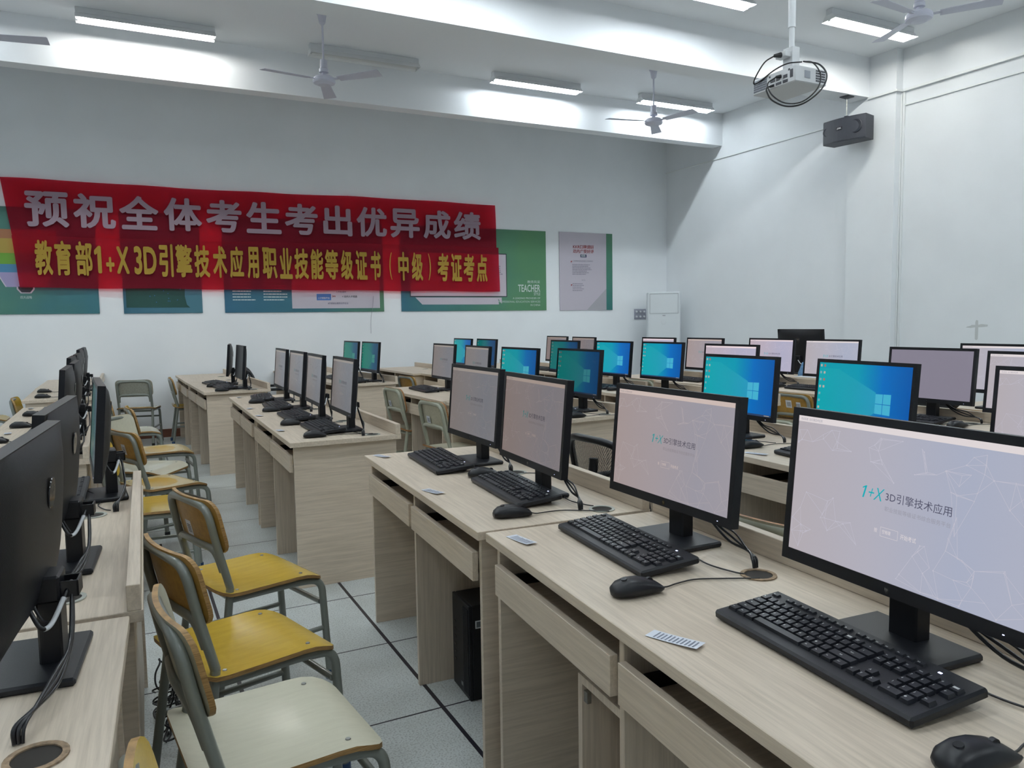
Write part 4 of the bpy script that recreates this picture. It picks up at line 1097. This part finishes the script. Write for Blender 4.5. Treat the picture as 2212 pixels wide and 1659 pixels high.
# ------------------------------------------------------------------ paper slips taped to the desks
def slip(x, y, deg, label, L=.105, W=.034):
    n = 6; v = []; f = []
    for i in range(n+1):
        q = i/n; z = .0012+.004*q*q
        v += [(-W/2, -L*q, z), (W/2, -L*q, z)]
    for i in range(n): f.append((2*i, 2*i+2, 2*i+3, 2*i+1))
    p = P().add(v, f, 0, True)
    for k in range(11):
        q = .14+k*.075
        if q < .96: p.quad([(-W*.40, -L*q, .0017+.004*q*q), (W*.38*(1-.25*((k*7) % 3)/2), -L*q, .0017+.004*q*q), (W*.38*(1-.25*((k*7) % 3)/2), -L*(q+.028), .0018+.004*(q+.028)**2), (-W*.40, -L*(q+.028), .0018+.004*(q+.028)**2)], 1)
    o = p.obj('paper_slip', ['paper', 'ink']); o.location = (x, y, DZ); o.rotation_euler = (0, 0, R(deg))
    return tag(o, label, 'paper slip', 'printed exam slips taped to the desks')
slip(.838, 1.105, 21, 'printed paper slip on the nearest desk, left of the largest keyboard')
slip(.905, 1.805, 4, 'curled paper slip next to the seam of the two front-row desks')
slip(.905, 2.470, 10, 'paper slip in the middle of the front-row desk edge')
slip(.960, 3.240, 14, 'paper slip at the far left corner of the front-row desk')
slip(.728, 4.32, 6, 'paper slip on the aisle desk left of its nearest mouse', .09)
slip(.735, 5.10, 6, 'paper slip on the aisle desk beside its second mouse', .09)
slip(.745, 5.58, 6, 'paper slip on the aisle desk beside its third mouse', .09)
slip(.79, 6.50, 6, 'paper slip at the far corner of the aisle desk', .09)
slip(-.615, 5.06, 4, 'paper slip on the left row desk near the picture edge', .10)
slip(-.645, 6.54, 4, 'paper slip on the left row desk at its far corner', .09)
slip(2.362, 2.44, 12, 'paper slip on the second-row desk between two large monitors')

# ------------------------------------------------------------------ cable tangle under the left desk
t = thing('cable_tangle', 'tangle of black cables tied in white on the floor by the left desk', 'cables', (.07, 2.72, 0))
rr = random.Random(21)
for k in range(9):
    cx_, cy_, r = rr.uniform(-.02, .04), rr.uniform(-.16, .16), rr.uniform(.04, .08); pts = []
    ph = rr.uniform(0, 6)
    for q in range(15):
        a = ph+q*2*PI/11; pts.append((cx_+r*.5*math.cos(a)+.01*math.sin(3*a), cy_+r*math.sin(a), max(.006, .07+.012*k*.8+.055*math.sin(a+ph)-.004*q)))
    P().tube(catmull(pts, 4), .0032, 6).obj('cable', 'cable', t)
for k in range(3):
    P().tube(catmull([(.0, -.1+.08*k, .60), (.012, -.09+.08*k, .40), (.03, -.05+.06*k, .22), (.01, -.02+.05*k, .09)]), .0035, 6).obj('cable', 'cable', t)
P().tube(catmull([(.03, -.08, .20), (.045, -.01, .14), (.03, .06, .10)]), .006, 8).obj('cable_tie', 'zip', t)

# ------------------------------------------------------------------ projector
PJ = Vector((3.835, 3.585, 2.905))
t = thing('projector', 'white ceiling projector hanging on a pole with black looped cables', 'projector', PJ, 0)
bx = P(); bx.box((-.03, -.05, -.105), (.25, .31, -.005), bev=.006); bx.obj('body', 'proj', t)
g = P().box((-.0325, .185, -.092), (-.0295, .30, -.018))
for k in range(5): g.box((-.0335, .187, -.088+k*.0145), (-.0322, .298, -.0855+k*.0145), 1)
for k in range(9): g.box((-.0335, .190+k*.0125, -.092), (-.0322, .1915+k*.0125, -.018), 1)
g.obj('intake_grille', ['proj_grey', 'proj_dark'], t)
g = P()
for yy, z, w, h in ((.135, -.055, .04, .018), (.09, -.055, .03, .022), (.14, -.085, .035, .016), (.085, -.085, .045, .016), (.03, -.055, .032, .02), (.03, -.085, .04, .018), (-.02, -.05, .022, .05), (.16, -.025, .010, .010), (.0, -.022, .012, .012)):
    g.box((-.0325, yy-w/2, z-h/2), (-.0295, yy+w/2, z+h/2))
g.obj('port', 'proj_dark', t)
g = P()
for i in range(6):
    for k in range(5): g.box((.150+i*.014, -.0525, -.088+k*.0155), (.160+i*.014, -.0495, -.079+k*.0155))
g.obj('exhaust_slots', 'proj_dark', t)
P().box((.05, -.0515, -.075), (.10, -.0498, -.03)).obj('side_badge', 'proj_grey', t)
X = TR(.252, .12, -.052) @ RY(PI/2); P().lathe([(.035, -.004), (.038, .012), (.03, .014), (.0, .006)], 20, 0, X).obj('lens', 'gloss', t)
P().box((.02, .03, .0), (.14, .17, .012), bev=.002).box((.05, .05, .012), (.115, .13, .15), bev=.002).box((.0, .06, .085), (.05, .145, .12), bev=.002).obj('mount_bracket', 'proj', t)
P().tube([(.085, .09, .12), (.085, .09, ZC-PJ.z-.005)], .017, 14).obj('pole', 'white_metal', t)
P().tube([(.085, .09, .28), (.085, .09, ZC-PJ.z-.01)], .023, 14).obj('outer_pole', 'white_metal', t)
P().lathe([(0, ZC-PJ.z), (.06, ZC-PJ.z), (.06, ZC-PJ.z-.012), (0, ZC-PJ.z-.014)], 20, 0, TR(.085, .09, 0)).obj('ceiling_plate', 'white_metal', t)
P().tube([(.0, .10, .10), (-.045, .11, .092)], [.018, .010], 10).obj('power_plug', 'cable', t)
P().tube([(-.03, .07, -.045), (-.06, .08, -.05)], [.012, .008], 10).obj('signal_plug', 'cable', t)
P().tube(catmull([(-.045, .11, .092), (-.08, .16, .06), (-.085, .23, -.01), (-.06, .27, -.04), (-.04, .24, -.03), (-.03, .12, .01), (0, .04, .03), (.06, -.02, .03)], 7), .0045, 8).obj('cable', 'cable', t)
P().tube(catmull([(-.06, .08, -.05), (-.10, .11, -.09), (-.10, .07, -.17), (-.07, -.01, -.235), (-.01, -.09, -.24), (.06, -.14, -.17), (.09, -.14, -.08), (.07, -.10, .0), (.06, -.03, .03)], 7), .0045, 8).obj('cable', 'cable', t)
P().tube(catmull([(-.034, .13, -.088), (-.07, .145, -.10), (-.075, .14, -.13), (-.07, .10, -.19), (-.05, .0, -.25), (.0, -.09, -.25), (.07, -.16, -.18), (.11, -.17, -.09), (.10, -.12, -.01), (.07, -.03, .03)], 7), .0052, 8).obj('cable', 'cable', t)

# ------------------------------------------------------------------ wall speaker hung from the near beam
t = thing('loudspeaker', 'black box loudspeaker hanging from the ceiling beam', 'loudspeaker', (7.535, 6.26, 3.345), R(8))
n = 10
fr = []
for i in range(n+1):
    y = -.28+.56*i/n; fr.append((-.05*math.cos((y/.28)*PI/2*.9), y))
poly = fr+[(.20, .26), (.20, -.26)]
t.scale = (.94, .94, .94)
P().prism(poly, 0, .285).obj('cabinet', 'spk', t)
g = P(); inner = [(x-.004, y) for x, y in fr]+[(x+.006, y) for x, y in fr[::-1]]
g.prism(inner, .012, .273); g.obj('front_grille', 'spk_grill', t)
for yc in (-.165, .225):
    X = TR(-.036 if yc < 0 else -.020, yc, .155) @ RZ(math.atan2(yc*-.25, 1)) @ RY(-PI/2); r = .085 if yc < 0 else .055
    P().lathe([(0, -.012), (r*.5, -.004), (r*.92, .006), (r, .002)], 22, 0, X).obj('cone', 'spk', t)
g = P(); F = frame((-.0565, .05, .15), (0, -1, 0), (0, 0, 1)); g.box((-.0015-.055, .0, .140), (-.052, .075, .180), 0); g.text('JSK', frame((-.0568, .068, .148), (0, -1, 0), (0, 0, 1)), 1, w=.06, h=.024, bold=.02); g.obj('badge', ['gloss', 'white_cap'], t)
P().tube([(.04, 0, .285), (.04, 0, .545)], .008, 8).obj('hanging_rod', 'screw', t)
P().box((-.03, -.055, .538), (.11, .055, .549)).box((.02, -.02, .285), (.06, .02, .315)).obj('bracket', 'spk', t)

# ------------------------------------------------------------------ air conditioner, switch panel, wall patch
t = thing('floor_air_conditioner', 'tall white standing air conditioner in the far right corner', 'air conditioner', (7.47, 9.50, 0), R(-34))
# front faces local -Y
P().box((-.25, -.15, 0), (.25, .15, 1.75), bev=.015).obj('cabinet', 'aircon', t)
g = P()
for a in ((-.215, .215, 1.715, 1.720), (-.215, .215, 1.415, 1.418), (-.215, -.211, 1.415, 1.72), (.211, .215, 1.415, 1.72)): g.box((a[0], -.152, a[2]), (a[1], -.149, a[3]))
g.obj('louver_outline', 'aircon_line', t)
P().box((-.205, -.153, 1.425), (.205, -.149, 1.708), bev=.001).obj('louver_panel', 'aircon', t)
P().box((-.022, -.1525, 1.382), (.022, -.149, 1.390)).obj('badge', 'aircon_line', t)
P().lathe([(.045, .0), (.045, .002), (.038, .003), (0, .003)], 26, 0, frame((0, -.15, 1.29), (1, 0, 0), (0, 0, 1))).obj('control_dial', 'aircon', t)
t = thing('switch_panel', 'grey panel with rows of switches on the back wall beside the air conditioner', 'switch panel', (7.415, YB, 1.335))
P().box((-.115, -.012, 0), (.115, 0, .165), bev=.002).obj('plate', 'grey_plate', t)  # wall switch panel, its switches built as round bumps
for i in range(3):
    for k in range(2): P().lathe([(.018, 0), (.015, .014), (0, .016)], 12, 0, frame((-.075+.075*i, -.012, .042+.08*k), (1, 0, 0), (0, 0, 1))).obj('switch', 'white_cap', t)
rr = random.Random(5)
p = P()
def patchpoly(pts): p.prism(pts, 0, .0012, 0, frame((XR, 4.905, 1.06), (0, -1, 0), (0, 0, 1)) @ TR(0, 0, 0))
patchpoly([(-.012, .01), (.004, 0), (.018, .012), (.02, .12), (.016, .205), (-.004, .212), (-.012, .19), (-.014, .10)])
patchpoly([(.016, .135), (.06, .137), (.115, .142), (.118, .162), (.05, .168), (.016, .160)])
patchpoly([(-.012, .135), (-.06, .128), (-.11, .132), (-.10, .142), (-.065, .150), (-.05, .160), (-.012, .160)])
tag(p.obj('wall_patch', 'patch'), 'grey cross-shaped patch where paint is gone from the right wall', 'wall patch')

# ------------------------------------------------------------------ teacher desk and the small things on it
t = thing('teacher_desk', 'pale desk with papers in front of the right wall, behind far exam monitors', 'desk', (5.95, 5.35, 0))
P().box((-.32, -.75, .735), (.32, .75, .765), bev=.003).obj('desktop', 'oak', t)
for y in (-.70, .68): P().box((-.28, y, 0), (.28, y+.02, .735)).obj('side_panel', 'oak_v', t)
P().box((-.29, -.68, .10), (-.27, .68, .735)).obj('front_panel', 'oak_h', t)
tag(P().box((5.66, 4.95, .766), (5.85, 5.22, .770)).obj('paper_stack', 'paper'), 'white papers on the teacher desk', 'papers')
tag(P().box((5.66, 4.74, .766), (5.80, 4.88, .772)).obj('notepad', 'paleyellow'), 'pale yellow notepad on the teacher desk', 'notepad')
p = P(); v = []; f = []; rr = random.Random(9)
prof = [(.05, 0), (.055, .03), (.035, .06), (.022, .10), (.012, .13)]
for i, (r, z) in enumerate(prof):
    for k in range(12): a = 2*PI*k/12; q = r*rr.uniform(.75, 1.2); v.append((5.80+q*math.cos(a), 5.24+q*math.sin(a), .766+z))
for i in range(len(prof)-1):
    for k in range(12): f.append((i*12+k, i*12+(k+1) % 12, (i+1)*12+(k+1) % 12, (i+1)*12+k))
f.append(tuple(range(48, 60)))
tag(p.add(v, f, 0, True).obj('blue_cloth', 'blue_cloth'), 'crumpled blue cloth beside the teacher monitor', 'cloth')
t = thing('shoulder_bag', 'black bag with fluorescent yellow-green stripes under the plain grey screen', 'bag', (4.48, 3.06, .7506-.0), R(5))
b = P().box((0, -.16, 0), (.10, .14, .10), bev=.02); b.obj('body', 'black_soft', t)
p = P()
for y in (-.065, -.03): p.box((-.002, y, .002), (.102, y+.018, .1015), bev=.0)
p.obj('stripe', 'hivis', t)
